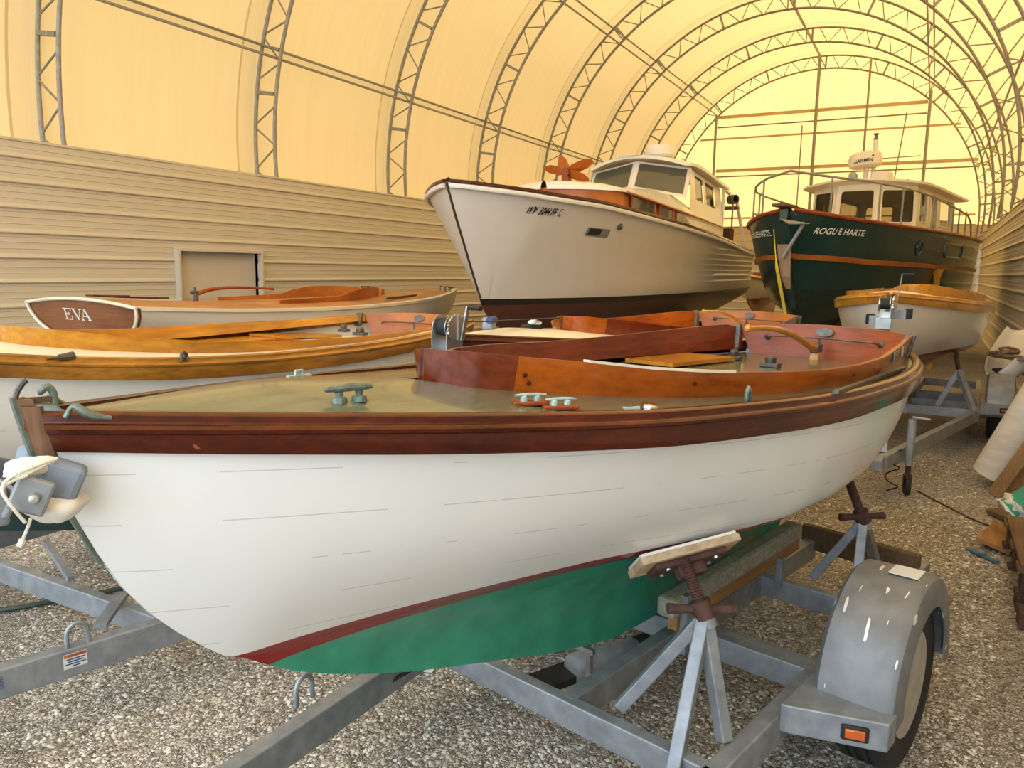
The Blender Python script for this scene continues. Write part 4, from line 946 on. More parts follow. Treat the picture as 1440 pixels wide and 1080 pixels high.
tri = [(.17, .60), (.215, .60), (.195, .64)]
MB().add([(-.22 + a, 4.85 - math.sqrt(.317 ** 2 - a * a), rz + b) for a, b in tri], [(0, 1, 2)]).build('dome_emblem', 'blackletter', rd, smooth=0)
MB().tube([(-.12, 5.05, rz + .1), (-.12, 5.05, rz + .98)], .045, 8).build('mast', 'aluminium', TW)
MB().lathe([(0, 0), (.05, 0), (.05, .03), (.03, .03), (.03, .10), (.05, .10), (.05, .13), (0, .13)], (-.12, 5.05, rz + .98), (0, 0, 1), 14).build('anchor_light', 'bronze_dk', TW)
MB().tube([(-.75, 5.1, rz + .60), (.75, 5.1, rz + .60)], .012, 6).build('antenna_spreader', 'steel', TW)
MB().tube([(.28, 5.1, rz + .05), (.42, 5.1, rz + 1.5)], .014, 6).build('whip_antenna', 'steel', TW)
for x in (.50, .66): MB().lathe([(0, 0), (.05, 0), (.065, .02), (.05, .14), (0, .16)], (x, 4.55, rz + .03), (0, 1, 0), 14).build('deck_light', 'bronze_dk', TW)
MB().lathe([(0, 0), (.08, 0), (.09, .02), (.07, .14), (0, .16)], (-.40, 4.6, rz + .22), (0, 1, 0), 14).build('searchlight', 'galv', TW)
# bow rail
def rail_pt(s, sd, dz=.72): 
    p = Vector((sd * max(HT.B(s) - .06, .0), s, HT.Z(s) + dz)); return p
ss = [6.6, 5, 3.6, 2.4, 1.5, .9, .5, .25]
path = [rail_pt(s, -1, interp(s, [(0, .62), (1, .66), (3, .68), (6, .58)])) for s in ss] + [Vector((0, .02, 3.42))] + [rail_pt(s, 1, interp(s, [(0, .60), (1, .66), (3, .66), (6, .5)])) for s in ss[::-1]] + [rail_pt(7.1, 1, .35), rail_pt(7.3, 1, .03)]
MB().tube(path, .020, 8).build('bow_rail', 'steel', TW)
for sd in (-1, 1):
    for s in (.35, 1.2, 1.9, 3.4, 5.0, 5.6, 6.4):
        MB().tube([rail_pt(s, sd, 0.03), rail_pt(s, sd, interp(s, [(0, .62), (1, .66), (3, .68), (6, .56)]))], .016, 6).build('rail_post', 'steel', TW)
MB().tube([rail_pt(1.9, -1, .30), rail_pt(1.2, -1, .24), rail_pt(.6, -1, .12), rail_pt(.35, -1, .08)], .016, 6).build('lower_rail', 'steel', TW)
m = MB(); m.loft([[(x + .0, y, z) for x, y, z in r] for r in ([(-.10, -.03, 2.26), (.13, -.05, 2.26), (.13, -.02, 2.26), (-.10, 0, 2.26)], [(-.03, .04, 1.75), (.12, .05, 1.75), (.12, .08, 1.75), (-.03, .07, 1.75)], [(.02, .16, 1.55), (.10, .16, 1.55), (.10, .19, 1.55), (.02, .19, 1.55)])], True, True)
tag(m.build('canvas_chafe_pad', 'tan', None, smooth=0), 'tan canvas pad strapped to the stem of the green trawler', 'pad').matrix_world = Matrix.Translation((-2.17 + -.012, 13.2 - .06, 0)) @ Matrix.Rotation(-math.radians(11), 4, 'Z')
rows = [[Vector((x, y, z)), Vector((x + wd, y, z)), Vector((x + wd, y + .01, z)), Vector((x, y + .01, z))] for x, y, z, wd in ((-.16, -.10, 2.50, .012), (-.09, -.12, 2.05, .014), (-.085, -.10, 1.88, .05), (-.06, .0, 1.62, .055), (-.03, .15, 1.3, .05), (.0, .28, 1.0, .05))]
o = MB().loft(rows, True, True).build('tie_down_strap', 'yellowstrap', None, smooth=0); tag(o, 'yellow webbing strap hanging down the bow of the green trawler', 'strap')
o.matrix_world = Matrix.Translation((-2.17, 13.2 - .07, 0)) @ Matrix.Rotation(-math.radians(11), 4, 'Z')
stand('keel_blocks', 'stacked timbers under the forward keel of the green trawler', -1.66, 15.8, .725, .9, .32, group='keel blocking')
stand('keel_blocks', 'stacked timbers under the aft keel of the green trawler', -.75, 20.5, .655, .9, .32, group='keel blocking')
# wooden prop leaning on the trawler's side
p = Matrix.Translation((-2.17, 13.2, 0)) @ Matrix.Rotation(-math.radians(11), 4, 'Z') @ HT.at(4.05, 1.93, 1, .06)
bs = thing('boat_stand', 'golden timber shore propping the starboard side of the green trawler', 'boat stand', (p.x, p.y, 0))
m = MB(); m.loft([[(-.10, 0, 1.93), (.10, 0, 1.93), (.10, .05, 1.93), (-.10, .05, 1.93)], [(-.05, .0, 1.75), (.05, 0, 1.75), (.05, .05, 1.75), (-.05, .05, 1.75)], [(-.05, .0, 0), (.05, 0, 0), (.05, .05, 0), (-.05, .05, 0)]], True, True).build('shore', 'shorewood', bs, smooth=0)

# ------------------------------------------------------------------ EVA, the teak-decked day sailer by the left wall
MT['eva_hull'] = hull_paint('white_eva_hull', (.66, .62, .56), (.66, .62, .56), (.05, .07, .06), .80, .0, .0, .3, .3, 0, .03)
EV = thing('day_sailer', 'white day sailer with teak deck and wooden transom lettered EVA, beside the left wall', 'sailboat', (-7.0, 10.9, 0), math.pi)
EVZ = [(0, 1.455), (.36, 1.433), (1.33, 1.376), (1.97, 1.352), (2.8, 1.33), (3.4, 1.322), (4, 1.318), (4.64, 1.326), (5.3, 1.342), (5.93, 1.371), (6.4, 1.398)]
EVB = [(0, .02), (.3, .19), (1, .5), (2, .80), (3, .94), (4, .98), (5, .95), (6.4, .83)]
EVK = [(-.01, 1.46), (.1, 1.2), (.35, 1.0), (.8, .80), (1.5, .6), (2.5, .42), (4.5, .40), (5.6, .62), (6.4, .98)]
def ev_sec(h, s):
    b, zs = h.B(s), h.Z(s); zb = min(interp(s, EVK), zs - .02); k = .02
    k = min(k, b * .9); e = zs - zb
    return [(k, zb), (k + (b - k) * .50, zb + e * .22), (k + (b - k) * .82, zb + e * .48), (k + (b - k) * .96, zb + e * .76), (b, zs)]
HE = Hull(6.4, EVB, EVZ, ev_sec, s_list=[0, .02, .05, .1] + [.16 + 6.24 * (k / 40) for k in range(41)], ms=22, rake=lambda s, z: max(0, s - 5.2) / 1.2 * .25 * (z - 1.2))
HE.mesh(cap=False).build('hull', MT['eva_hull'], EV, smooth=40)
for sd in (-1, 1): HE.rail([(-.10, .006), (-.10, .012), (.012, .012), (.014, -.02), (.0, -.022)], 0, 6.4, sd).build('covering_board', 'cream', EV, smooth=30)
def edz(s, x): return HE.Z(s) + .06 * (1 - x * x) * min(1, HE.B(s) / .5)
rows = [[(x * HE.B(s) * .985, s + HE.rake(s, HE.Z(s)), edz(s, x)) for x in [-1 + .1 * k for k in range(21)]] for s in [.03 + (6.39 - .03) * k / 40 for k in range(41)]]
MB().loft(rows, False).build('deck', 'teak', EV, smooth=60)
q = HE.sec(6.4); sh = [(l, z) for l, z in q if z > 1.0]
tp = [(x, edz(6.4, x / .83) ) for x in [.83 - .083 * k for k in range(21)]]
poly = [(l, z) for l, z in sh] + tp[1:-1] + [(-l, z) for l, z in sh[::-1]]
V = lambda d: [(l, 6.4 + HE.rake(6.4, z) + d, z) for l, z in poly]
m = MB(); n = len(poly); a, b = V(0.0), V(.03); m.add(a + b, [tuple(range(n)), tuple(range(n, 2 * n))] + [(i, (i + 1) % n, n + (i + 1) % n, n + i) for i in range(n)])
m.build('transom', wood('eva_transom_mahogany', (.27, .105, .045), (.18, .06, .024), .3, .4, along='x'), EV, smooth=0)
MB().tube([Vector(p) + Vector((0, .02, 0)) for p in b], .016, 6, closed=True).build('transom_trim', 'cream', EV)
def eva_letters():
    m = MB(); S = []
    def st(x0, y0, x1, y1, w_): S.append((x0, y0, x1, y1, w_))
    st(.02, 0, .02, .17, .016); st(-.02, 0, .14, 0, .01); st(-.02, .17, .14, .17, .01); st(.02, .09, .09, .09, .01); st(.14, 0, .14, .045, .01); st(.14, .17, .14, .13, .01); st(.09, .07, .09, .11, .01)
    st(.20, .17, .275, 0, .018); st(.275, 0, .345, .17, .008); st(.17, .17, .235, .17, .01); st(.31, .17, .38, .17, .01)
    st(.36, 0, .435, .17, .008); st(.435, .17, .51, 0, .018); st(.39, .06, .48, .06, .009); st(.335, 0, .395, 0, .01); st(.475, 0, .54, 0, .01)
    for x0, y0, x1, y1, w_ in S:
        f_ = lambda x, y: (.10 + (.235 - x) * .72, 6.4 + HE.rake(6.4, 1.25 + y * .6) + .036, 1.255 + y * .60)
        m.bar(f_(x0, y0), f_(x1, y1), w_ * .75, .006, (0, 1, 0))
    return m
eva_letters().build('transom_lettering', 'whiteletter', EV, smooth=0)
tl = MB().tube(catmull([(0, 5.16, 1.475), (0, 5.0, 1.515), (0, 4.75, 1.535), (0, 4.4, 1.53), (0, 4.05, 1.512)], 16), [.024 - .012 * k / 15 for k in range(15)] + [.018], 8).build('tiller', 'mahogany_mid', EV)
m = MB(); m.tube([(0, 5.18, 1.40), (0, 5.18, 1.50)], .028, 10); m.tube([(0, 5.10, 1.49), (0, 5.24, 1.49)], .018, 8); m.tube([(0, 5.19, 1.49), (0, 5.19, 1.545)], .016, 8); m.build('rudder_head', 'bronze_dk', tl)
for sd in (-1, 1):
    rows = []
    for k in range(24):
        s = 2.25 + 2.2 * k / 23; c = .50 * math.sin(PI * min(1, (k + 3) / 14) / 2) if k < 14 else .50 - .0 * k; c = max(c, .12)
        zt_ = interp(s, [(2.25, 1.50), (2.5, 1.525), (2.9, 1.525), (3.2, 1.485), (3.45, 1.425), (4.45, 1.405)]); rows.append([(sd * c, s, 1.36), (sd * (c + .012), s, zt_), (sd * (c - .006), s, zt_), (sd * (c - .018), s, 1.36)])
    MB().loft(rows, True, True).build('cockpit_coaming', 'orange_z', EV, smooth=40)
    m = MB(); m.tube([(sd * .30, 5.75, 1.455), (sd * .33, 6.0, 1.463), (sd * .25, 6.25, 1.475), (sd * .05, 6.3, 1.48)], .010, 6); m.build('hatch_trim', 'mahogany', EV)
MB().box((-.02, 2.15, 1.44), (.30, .06, .10)).build('coaming_front', 'orange_z', EV)
m = MB(); m.box((-.02, 2.35, 1.50), (.10, .10, .06)); m.build('winch', 'bronze_dk', EV, bevel=.01)
MB().bar((-.68, 2.75, 1.385), (-.45, 1.75, 1.40), .03, .025).build('jib_track', 'bronze_dk', EV, smooth=0)
m = MB()
for x in (-.30, -.20): m.tube([(x, .75, 1.40), (x, .75, 1.50), (x + .02, .72, 1.51), (x, .62, 1.50), (x, .62, 1.40)], .008, 6)
m.build('deck_horn_cleat', 'bronze_dk', EV)
MB().tube([(0, .02, 1.46), (0, .2, 1.475)], .014, 6).build('forestay_fitting', 'mahogany', EV)
stand('keel_blocks', 'stacked timbers under the keel of the day sailer by the left wall', -7.0, 7.6, .395, .8, .5, group='keel blocking')
# ------------------------------------------------------------------ boat trailers
def fender_mat():
    m, nt, out = nodes('paint_flecked_galvanised_fender'); b = principled(nt, out, .5, .35)
    nz = N(nt, 'ShaderNodeTexNoise', i_Scale=1.0, i_Detail=6.0); nt.links.new(coords(nt, (9, 9, 9)), nz.inputs['Vector'])
    base = ramp(nt, nz.outputs['Fac'], [(.35, (.24, .245, .25)), (.65, (.165, .17, .175))])
    n2 = N(nt, 'ShaderNodeTexNoise', i_Scale=1.0, i_Detail=1.0); nt.links.new(coords(nt, (55, 9, 9)), n2.inputs['Vector'])
    fl = math_n(nt, 'GREATER_THAN', n2.outputs['Fac'], .70)
    nt.links.new(mixc(nt, fl, base, (.75, .74, .70)), b.inputs['Base Color'])
    return m
MT['fender'] = fender_mat()
def wheel(t, l, s, r=.318, w_=.20, name='wheel'):
    prof = [(r * .60, -w_ * .40), (r * .70, -w_ * .47), (r * .84, -w_ * .50), (r * .95, -w_ * .44), (r, -w_ * .33), (r, -w_ * .20), (r - .008, -w_ * .19), (r - .008, -w_ * .15), (r, -w_ * .14), (r, -.012), (r - .008, -.010), (r - .008, .010), (r, .012), (r, w_ * .14), (r - .008, w_ * .15), (r - .008, w_ * .19), (r, w_ * .20), (r, w_ * .33), (r * .95, w_ * .44), (r * .84, w_ * .50), (r * .70, w_ * .47), (r * .60, w_ * .40)]
    ty = MB().lathe(prof, (l, s, r), (1, 0, 0), 48); ty.f = ty.f[:-2]; o = ty.build('tyre', 'black', t, smooth=30)
    sd = 1 if l > 0 else -1
    rp = [(0, .02), (.05, .02), (.052, .035), (.085, .035), (.12, .01), (.155, .015), (.175, .06), (.19, .075), (.203, .082), (.203, .09), (.185, .09)]
    rp = [(a * r / .33, (b) * w_ / .2) for a, b in rp]
    ri = MB().lathe(rp, (l, s, r), (sd, 0, 0), 40).build('rim', 'rim', o, smooth=30)
    for k in range(5):
        a = 2 * PI * k / 5; MB().lathe([(0, 0), (.012, 0), (.012, .014), (0, .016)], (l + sd * .035, s + .068 * math.cos(a), r + .068 * math.sin(a)), (sd, 0, 0), 6).build('lug_nut', 'zinc', ri, smooth=0)
    return o
def uloop(t, p, d, w_=.075, h=.095, r=.009):
    p = Vector(p); d = Vector(d).normalized() * w_ / 2
    pts = [p - d, p - d + Vector((0, 0, h * .55))] + [p + d * -math.cos(a) + Vector((0, 0, h * .55 + h * .45 * math.sin(a))) for a in [PI * k / 8 for k in range(1, 8)]] + [p + d + Vector((0, 0, h * .55)), p + d]
    return MB().tube(pts, r, 8).build('safety_loop', 'galv', t)
def winch(t, l, s, z, face=1):
    """hand winch on the bow post; z is its base"""
    m = MB(); m.box((l - .05, s, z + .045), (.006, .12, .11)); m.box((l + .05, s, z + .045), (.006, .12, .11)); m.box((l, s, z), (.10, .12, .008))
    m.bar((l - .05, s + .055, z + .02), (l + .05, s + .055, z + .02), .012, .05)
    w_ = m.build('winch', 'zinc', t, smooth=0, bevel=.002)
    MB().lathe([(0, -.045), (.062, -.045), (.062, -.040), (.03, -.038), (.03, .036), (.062, .038), (.062, .043), (0, .043)], (l, s, z + .115), (1, 0, 0), 28).build('drum', 'zinc', w_)
    MB().lathe([(.018, -.034), (.045, -.034), (.047, 0), (.045, .034), (.018, .034)], (l, s, z + .115), (1, 0, 0), 24).build('strap_coil', 'black', w_)
    g_ = MB(); n = 40
    pts = [(.066 if k % 2 else .060) for k in range(n)]
    ring = lambda x: [(x, s + pts[k] * math.cos(2 * PI * k / n), z + .115 + pts[k] * math.sin(2 * PI * k / n)) for k in range(n)]
    g_.loft([ring(l + .056), ring(l + .066)], True, True).build('gear', 'zinc', w_, smooth=0)
    cr = MB(); a = Vector((l + .075, s + .03, z + .05)); b = a + Vector((.02, .02, .17)) if face else a + Vector((.03, -.03, .31))
    cr.bar(a, b, .022, .007, (1, 0, 0)); c = cr.build('crank', 'zinc', w_, smooth=0)
    MB().lathe([(0, 0), (.010, 0), (.013, .02), (.012, .06), (.014, .085), (0, .09)], b + Vector((.0, 0, -.005)), (1, 0, 0), 12).build('crank_grip', 'black', c)
    return w_
def screw_stand(t, feet, apex, top, hdl, pad_along, pad_mat='plainwood', pad=(.46, .13), fz=0):
    o = bpy.data.objects.new('screw_stand', None); C.objects.link(o); o.parent = t
    A_ = Vector(apex)
    for f_ in feet: MB().bar(f_, A_ - (A_ - Vector(f_)).normalized() * .01, .042, .042).build('stand_leg', 'galv', o, smooth=0, bevel=.004)
    T = Vector(top); d = (T - A_).normalized()
    MB().tube([A_ - d * .04, A_ + d * .012], .030, 12).build('stand_sleeve', 'galv', o)
    L = (T - A_).length; n = int(L / .0045); prof = []
    for k in range(n + 1): prof.append((.0215 if k % 2 else .0175, L * k / n))
    sc_ = MB().lathe([(0, 0)] + prof + [(0, L)], A_, d, 14).build('jack_screw', 'rust', o, smooth=0)
    h = Vector(hdl).normalized(); c = A_ + d * .02
    hm = MB(); hm.tube([c - h * .115, c - h * .112, c - h * .05, c - h * .03, c, c + h * .03, c + h * .05, c + h * .112, c + h * .115], [.012, .018, .014, .015, .033, .015, .014, .018, .012], 10)
    hm.lathe([(0, -.03), (.034, -.03), (.034, .03), (0, .03)], c, d, 16); hm.build('screw_handle', 'rust', o)
    return o
def trailer(name_label, loc, h, cx, hw, s0, fz=0.0, full=True, group=None, apex_s=-1.5, axle_s=2.5, wheels=(1, -1), port_skip=True, fl=.205, cross=(1.55, 2.35, 3.1), fender_name='fender', mg='galv', rail_end=4.75, end_beam=True):
    t = thing('boat_trailer', name_label, 'trailer', loc, -math.radians(h), group)
    zt = .33 + fz; hh = .115; zc = zt - hh / 2
    for sd in (1, -1):
        l = cx + sd * hw
        MB().bar((l, s0 - .03, zc), (l, rail_end, zc), .062, hh).build('side_rail', mg, t, smooth=0, bevel=.006)
        MB().bar((l, s0 + .02, zc), (cx + sd * .03, apex_s, zc), .062, hh).build('tongue_rail', mg, t, smooth=0, bevel=.006)
    MB().bar((cx, apex_s + .1, zc), (cx, apex_s - (.5 if apex_s < -1.2 else .15), zc), .075, .09).build('coupler_beam', mg, t, smooth=0, bevel=.006)
    for s in cross: MB().bar((cx - hw + .03, s, zc + .004), (cx + hw - .03, s, zc + .004), .05, .10).build('cross_beam', mg, t, smooth=0, bevel=.005)
    if end_beam: MB().bar((cx - hw + .03, 4.6, zc), (cx + hw - .03, 4.6, zc), .05, .10).build('cross_beam', mg, t, smooth=0)
    MB().tube([(cx - hw - .12, axle_s, .25), (cx + hw + .12, axle_s, .25)], .035, 10).build('axle', 'galv2', t)
    for sd in wheels:
        wheel(t, cx + sd * (hw + fl), axle_s)
        lc = cx + sd * (hw + fl); R = .375; zc_ = .355
        rows = []
        for k in range(25):
            a = math.radians(-8 + 196 * k / 24); c_, s_ = -math.cos(a), math.sin(a); r2 = R
            pr = [(-.135, -.11), (-.135, -.02), (-.118, 0), (.10, .004), (.125, -.012), (.135, -.045), (.135, -.11), (.128, -.11), (.128, -.05), (.10, -.006), (-.115, -.012), (-.128, -.03), (-.128, -.11)]
            rows.append([(lc + sd * x, axle_s + c_ * (r2 + y), zc_ + s_ * (r2 + y) + (0)) for x, y in pr])
        f_ = MB().loft(rows, True, True).build('fender', 'fender' if mg == 'galv' else 'galv2', t, smooth=40)
        # step plate ahead of the fender with its amber light
        l1, l2 = cx + sd * (hw + .03), lc + sd * .135
        m = MB(); y0, y1 = axle_s - .53, axle_s - .37
        vs = [(l1, y0 - .02, zt + .045), (l1 + sd * .02, y0 - .02, zt + .045), (l2, y0 + .10, zt + .045), (l2, y1 + .02, zt + .045), (l1, y1 + .12, zt + .045)]
        low = [(x, y, zt - .055) for x, y, z in vs]; n = 5
        m.add(vs + low, [tuple(range(5)), tuple(range(5, 10))] + [(i, (i + 1) % n, n + (i + 1) % n, n + i) for i in range(n)])
        st = m.build('step_bracket', mg, t, smooth=0, bevel=.005)
        pa, pb = Vector(vs[1]), Vector(vs[2]); d = (pb - pa).normalized(); nn = Vector((d.y * sd, -d.x * sd, 0)); c = pa + (pb - pa) * .68 + nn * .004 + Vector((0, 0, -.05))
        Rm = Matrix((d, nn, Vector((0, 0, 1)))).transposed()
        mk = MB().box(c, (.085, .016, .052), Rm).build('marker_light', 'black', t, bevel=.006)
        MB().box(c + nn * .008, (.062, .012, .032), Rm).build('amber_lens', 'red_lens', mk, bevel=.004)
    return t
T1L = (-1.65 * cosd(13.3) + .45 * sind(13.3), 1.65 * sind(13.3) + .45 * cosd(13.3), 0)
t1 = trailer('galvanised boat trailer carrying the nearest white and green sailboat', T1L, 13.3, .085, .625, 1.52, wheels=(1,), rail_end=3.86, end_beam=False)
zt = .33
MB().bar((.145, 1.55, .272), (.145, 3.8, .272), .06, .11).build('keel_rail', 'galv', t1, smooth=0, bevel=.005)
MB().bar((.10, 3.80, .335), (.72, 3.72, .335), .05, .13).build('timber_cross_beam', 'oldwood', t1, smooth=0, bevel=.004)
bk = MB(); bk.bar((.215, 2.08, .50), (.215, 3.36, .505), .085, .085).build('carpeted_bunk', 'carpet', t1, smooth=0, bevel=.018)
MB().bar((.225, 2.12, .435), (.225, 3.36, .44), .04, .07).build('bunk_timber', 'plainwood', t1, smooth=0, bevel=.003)
for s in (2.16, 3.08): MB().bar((.262, s, .30), (.262, s, .545 if s < 3 else .44), .03, .04, (0, 1, 0)).build('bunk_post', 'galv', t1, smooth=0, bevel=.003)
# screw stands
o = screw_stand(t1, [(.60, 1.49, .25), (.67, 1.69, .33), (.32, 1.62, .33)], (.555, 1.735, .70), (.475, 1.725, .872), (.746, .667, 0), None)
MT['padwood'] = wood('pale_paint_smeared_wood', (.66, .56, .40), (.42, .28, .14), .75, 0)
def pad(o, c, along, n, L=.37, W=.14):
    c, al, n = Vector(c), Vector(along).normalized(), Vector(n).normalized(); sdw = al.cross(n).normalized(); n = sdw.cross(al)
    Rm = Matrix((sdw, al, n)).transposed()
    MB().box(c + n * .012, (W, L, .026), Rm).build('timber_pad', 'padwood', o, smooth=0, bevel=.003)
    MB().box(c + n * .030, (W * .96, L * .97, .012), Rm).build('pad_cloth', 'cloth', o, bevel=.004)
    m = MB(); m.box(c - n * .012, (.10, .27, .022), Rm); m.box(c - n * .035, (.05, .10, .05), Rm)
    o2 = m.build('pad_bracket', 'rust', o, smooth=0, bevel=.008)
    for a, b in ((.03, .09), (-.03, .09), (.03, -.09), (-.03, -.09)): MB().lathe([(0, -.005), (.009, -.005), (.009, .004), (0, .005)], c - n * .025 + sdw * a + al * b, -n, 8).build('bolt', 'zinc', o2)
def hull_pad(o, s, z):
    p = H1.at(s, z, 1, 0); n = (H1.at(s, z, 1, .1) - p).normalized(); al = (H1.at(s + .2, z + .03, 1, 0) - H1.at(s - .2, z - .03, 1, 0)).normalized()
    pad(o, p + n * .048, al, -n); return p + n * .06
hull_pad(o, 1.78, .89)
o = screw_stand(t1, [(.62, 3.06, .30), (.56, 3.58, .33), (.37, 3.22, .33)], (.575, 3.24, .665), (.50, 3.17, .895), (.62, .78, 0), None)
MB().lathe([(0, -.16), (.055, -.16), (.06, -.15), (.06, .15), (.055, .16), (0, .16)], (-.02, 2.02, .22), (.35, 1, 0), 18).build('keel_roller', 'galv2', t1)
m = MB(); m.bar((.02, 1.86, .33), (.02, 1.86, .22), .02, .02, (0, 1, 0)); m.bar((-.06, 1.86, .335), (.04, 1.86, .335), .02, .02); m.build('roller_bracket', 'zinc', t1, smooth=0)
MB().bar((-.12, 1.72, .20), (.0, 2.5, .16), .12, .03).build('roller_mount', 'black', t1, smooth=0)
sl = (.625 - .03) / 3.04
uloop(t1, (-.487, .91, .325), (-.2, .97, 0))
MB().tube(catmull([(-.43, 1.45, .30), (-.47, 1.2, .25), (-.46, 1.05, .20), (-.435, .93, .26), (-.425, .86, .265), (-.40, .74, .23), (-.36, .55, .215)], 24), .007, 6).build('wiring', 'black', t1)
MB().box((.955, 2.5 + .379 * cosd(90), .355 + .3815), (.10, .10, .003), Matrix.Rotation(0, 3, 'X')).build('fender_label', 'sticker', t1, smooth=0)
# bow post and padded stop
BS = bpy.data.objects.new('bow_stop', None); C.objects.link(BS); BS.parent = t1
MB().bar((.03, -.75, .30), (0, -.68, 1.40), .075, .075, (0, 1, 0)).build('bow_post', 'galv', BS, smooth=0, bevel=.005)
MB().bar((0, -.70, 1.35), (.06, -.050, 1.362), .06, .07).build('bow_arm', 'galv', BS, smooth=0, bevel=.006)
Rt = Matrix.Rotation(-.52, 3, 'X')
RR = Matrix.Rotation(-.42, 3, 'Z') @ Matrix.Rotation(-.42, 3, 'X')
RL = Matrix.Rotation(.42, 3, 'Z') @ Matrix.Rotation(-.42, 3, 'X')
MB().box((.078, .040, 1.392), (.045, .070, .072), RR).build('rubber_pad', 'bluegrey', BS, smooth=0, bevel=.012)
MB().box((-.078, .040, 1.392), (.045, .070, .072), RL).build('rubber_pad', 'bluegrey', BS, smooth=0, bevel=.012)
m = MB(); m.box((.108, -.022, 1.380), (.016, .062, .066), RR); m.box((-.108, -.022, 1.380), (.016, .062, .066), RL); m.box((0, -.050, 1.366), (.20, .014, .055), Rt); bp = m.build('stop_bracket', 'galv', BS, smooth=0, bevel=.005)
MB().lathe([(0, 0), (.0105, 0), (.0105, .004), (.008, .012), (0, .013)], RR @ Vector((.008, .006, .0)) + Vector((.108, -.022, 1.380)), RR @ Vector((1, 0, 0)), 14).build('bolt_head', 'zinc', bp)
def lump(c, r, seed, sq=(1, 1, 1), n=14):
    rng = random.Random(seed); rows = []; ph = [rng.random() * 6 for _ in range(6)]
    for i in range(n + 1):
        th = PI * i / n; row = []
        for j in range(20):
            a = 2 * PI * j / 20; k = 1 + .10 * math.sin(3 * a + ph[0]) * math.sin(th) + .08 * math.sin(5 * a + ph[1] + 2 * th) * math.sin(th) + .06 * math.sin(4 * th + ph[2])
            row.append((c[0] + r * k * sq[0] * math.sin(th) * math.cos(a), c[1] + r * k * sq[1] * math.sin(th) * math.sin(a), c[2] + r * k * sq[2] * math.cos(th)))
        rows.append(row)
    return MB().loft(rows, True, True)
cl = lump((.070, .030, 1.340), .048, 3, (.75, 1.1, .62)).build('padding_cloth', 'cloth', None, smooth=80)
m = lump((.070, -.012, 1.424), .036, 5, (.8, 1.25, .5))
o = m.build('padding_cloth', 'cloth', None, smooth=80)
MX1 = Matrix.Translation(T1L) @ Matrix.Rotation(-math.radians(13.3), 4, 'Z')
cl.matrix_world = MX1; o.matrix_world = MX1
tag(cl, 'white cloth bunched under the grey rubber bow stop of the nearest boat', 'cloth'); tag(o, 'white cloth wrapped over the top of the bow stop, tied with rope', 'cloth')
m = MB()
for dx in (0, .008): m.tube(catmull([(.096, .028, 1.438), (.110, -.02, 1.431 - dx), (.118, -.058, 1.420 - dx), (.122, -.070, 1.400), (.124 + dx * .5, -.055, 1.365), (.124 + dx * .5, -.040, 1.338)], 20), .0030, 6)
m.tube([(.120, -.066, 1.412), (.118, -.03, 1.420), (.06, -.05, 1.412)], .0028, 6)
m.tube(catmull([(.124, -.030, 1.343), (.122, -.036, 1.325), (.120, -.046, 1.302)], 8), .0030, 6); m.tube([(.120, -.044, 1.306), (.120, -.050, 1.294)], .006, 8)
o = m.build('tie_rope', 'rope', None); o.matrix_world = MX1; tag(o, 'white rope lashed around the bow stop with a knotted tail hanging down', 'rope')

t2 = trailer('galvanised boat trailer under the golden-trimmed cream sailboat at left', (-3.56, .85, 0), 0, .0, .90, 1.30, wheels=(1, -1), apex_s=-1.6, cross=(1.15, 2.35, 3.2), fl=.16)
MB().bar((-.0, 2.3, .27), (-.0, 4.6, .27), .10, .11).build('keel_rail', 'galv', t2, smooth=0)
MB().bar((-.22, 1.28, .42), (.14, 1.18, .335), .030, .025).build('brace', 'galv', t2, smooth=0); MB().bar((.70, .95, .335), (.49, 1.2, .335), .05, .02).build('brace', 'galv', t2, smooth=0)
e = lambda s: .90 + (.03 - .90) * (1.32 - s) / 2.92
dv = Vector((.87 / 2.92, 1, 0)).normalized()
uloop(t2, (e(.82) + .01, .82, .325), dv)
nv = Vector((dv.y, -dv.x, 0))
def on_rail(s, up): p = Vector((e(s), s, .33 - up)); return p + nv * .0325
def rail_card(t, s0, s1, u0, u1, mat, name, off=.0):
    q = [on_rail(s0, u0), on_rail(s1, u0), on_rail(s1, u1), on_rail(s0, u1)]; q = [p + nv * off for p in q]
    return MB().add(q, [(0, 1, 2, 3)]).build(name, mat, t, smooth=0)
stk = rail_card(t2, .765, .845, .016, .075, 'sticker', 'warning_sticker', .0015)
rail_card(t2, .767, .843, .018, .031, 'orange_ink', 'warning_band', .0022).parent = stk
def rail_text(t, txt, size, s, up, mat, off, st=1.0, rot=False):
    v, f = text_geo(txt, size); out = []
    for x, y, _ in v:
        if rot: x, y = -y, x
        out.append(on_rail(s + x * st, up - y) + nv * off)
    return MB().add(out, f).build('sticker_lettering', mat, t, smooth=0)
rail_text(t2, 'WARNING', .013, .778, .029, 'blackletter', .003).parent = stk
for k, (a, b) in enumerate(((.775, .838), (.78, .832), (.772, .84), (.795, .82))):
    rail_card(t2, a, b, .036 + .0095 * k, .041 + .0095 * k, 'blue_ink', 'sticker_lettering', .0026).parent = stk
rail_text(t2, '.com', .026, .577, .076, 'blue_ink', .002, rot=True)
t3 = trailer('galvanised boat trailer with a hand winch, under the amber-trimmed boat behind the nearest one', B3P[:2] + (0,), 9.7, .0, .62, 1.52, fz=-.055, wheels=(-1,), apex_s=-.35)
MB().bar((0, 1.55, .215), (0, 4.6, .215), .09, .11).build('keel_rail', 'galv2', t3, smooth=0)
MB().bar((.05, -.36, .24), (.10, -.16, 1.36), .075, .075, (0, 1, 0)).build('bow_post', 'galv', t3, smooth=0); MB().box((.10, -.14, 1.375), (.16, .18, .025)).build('winch_plate', 'zinc', t3, smooth=0)
winch(t3, .10, -.13, 1.39)
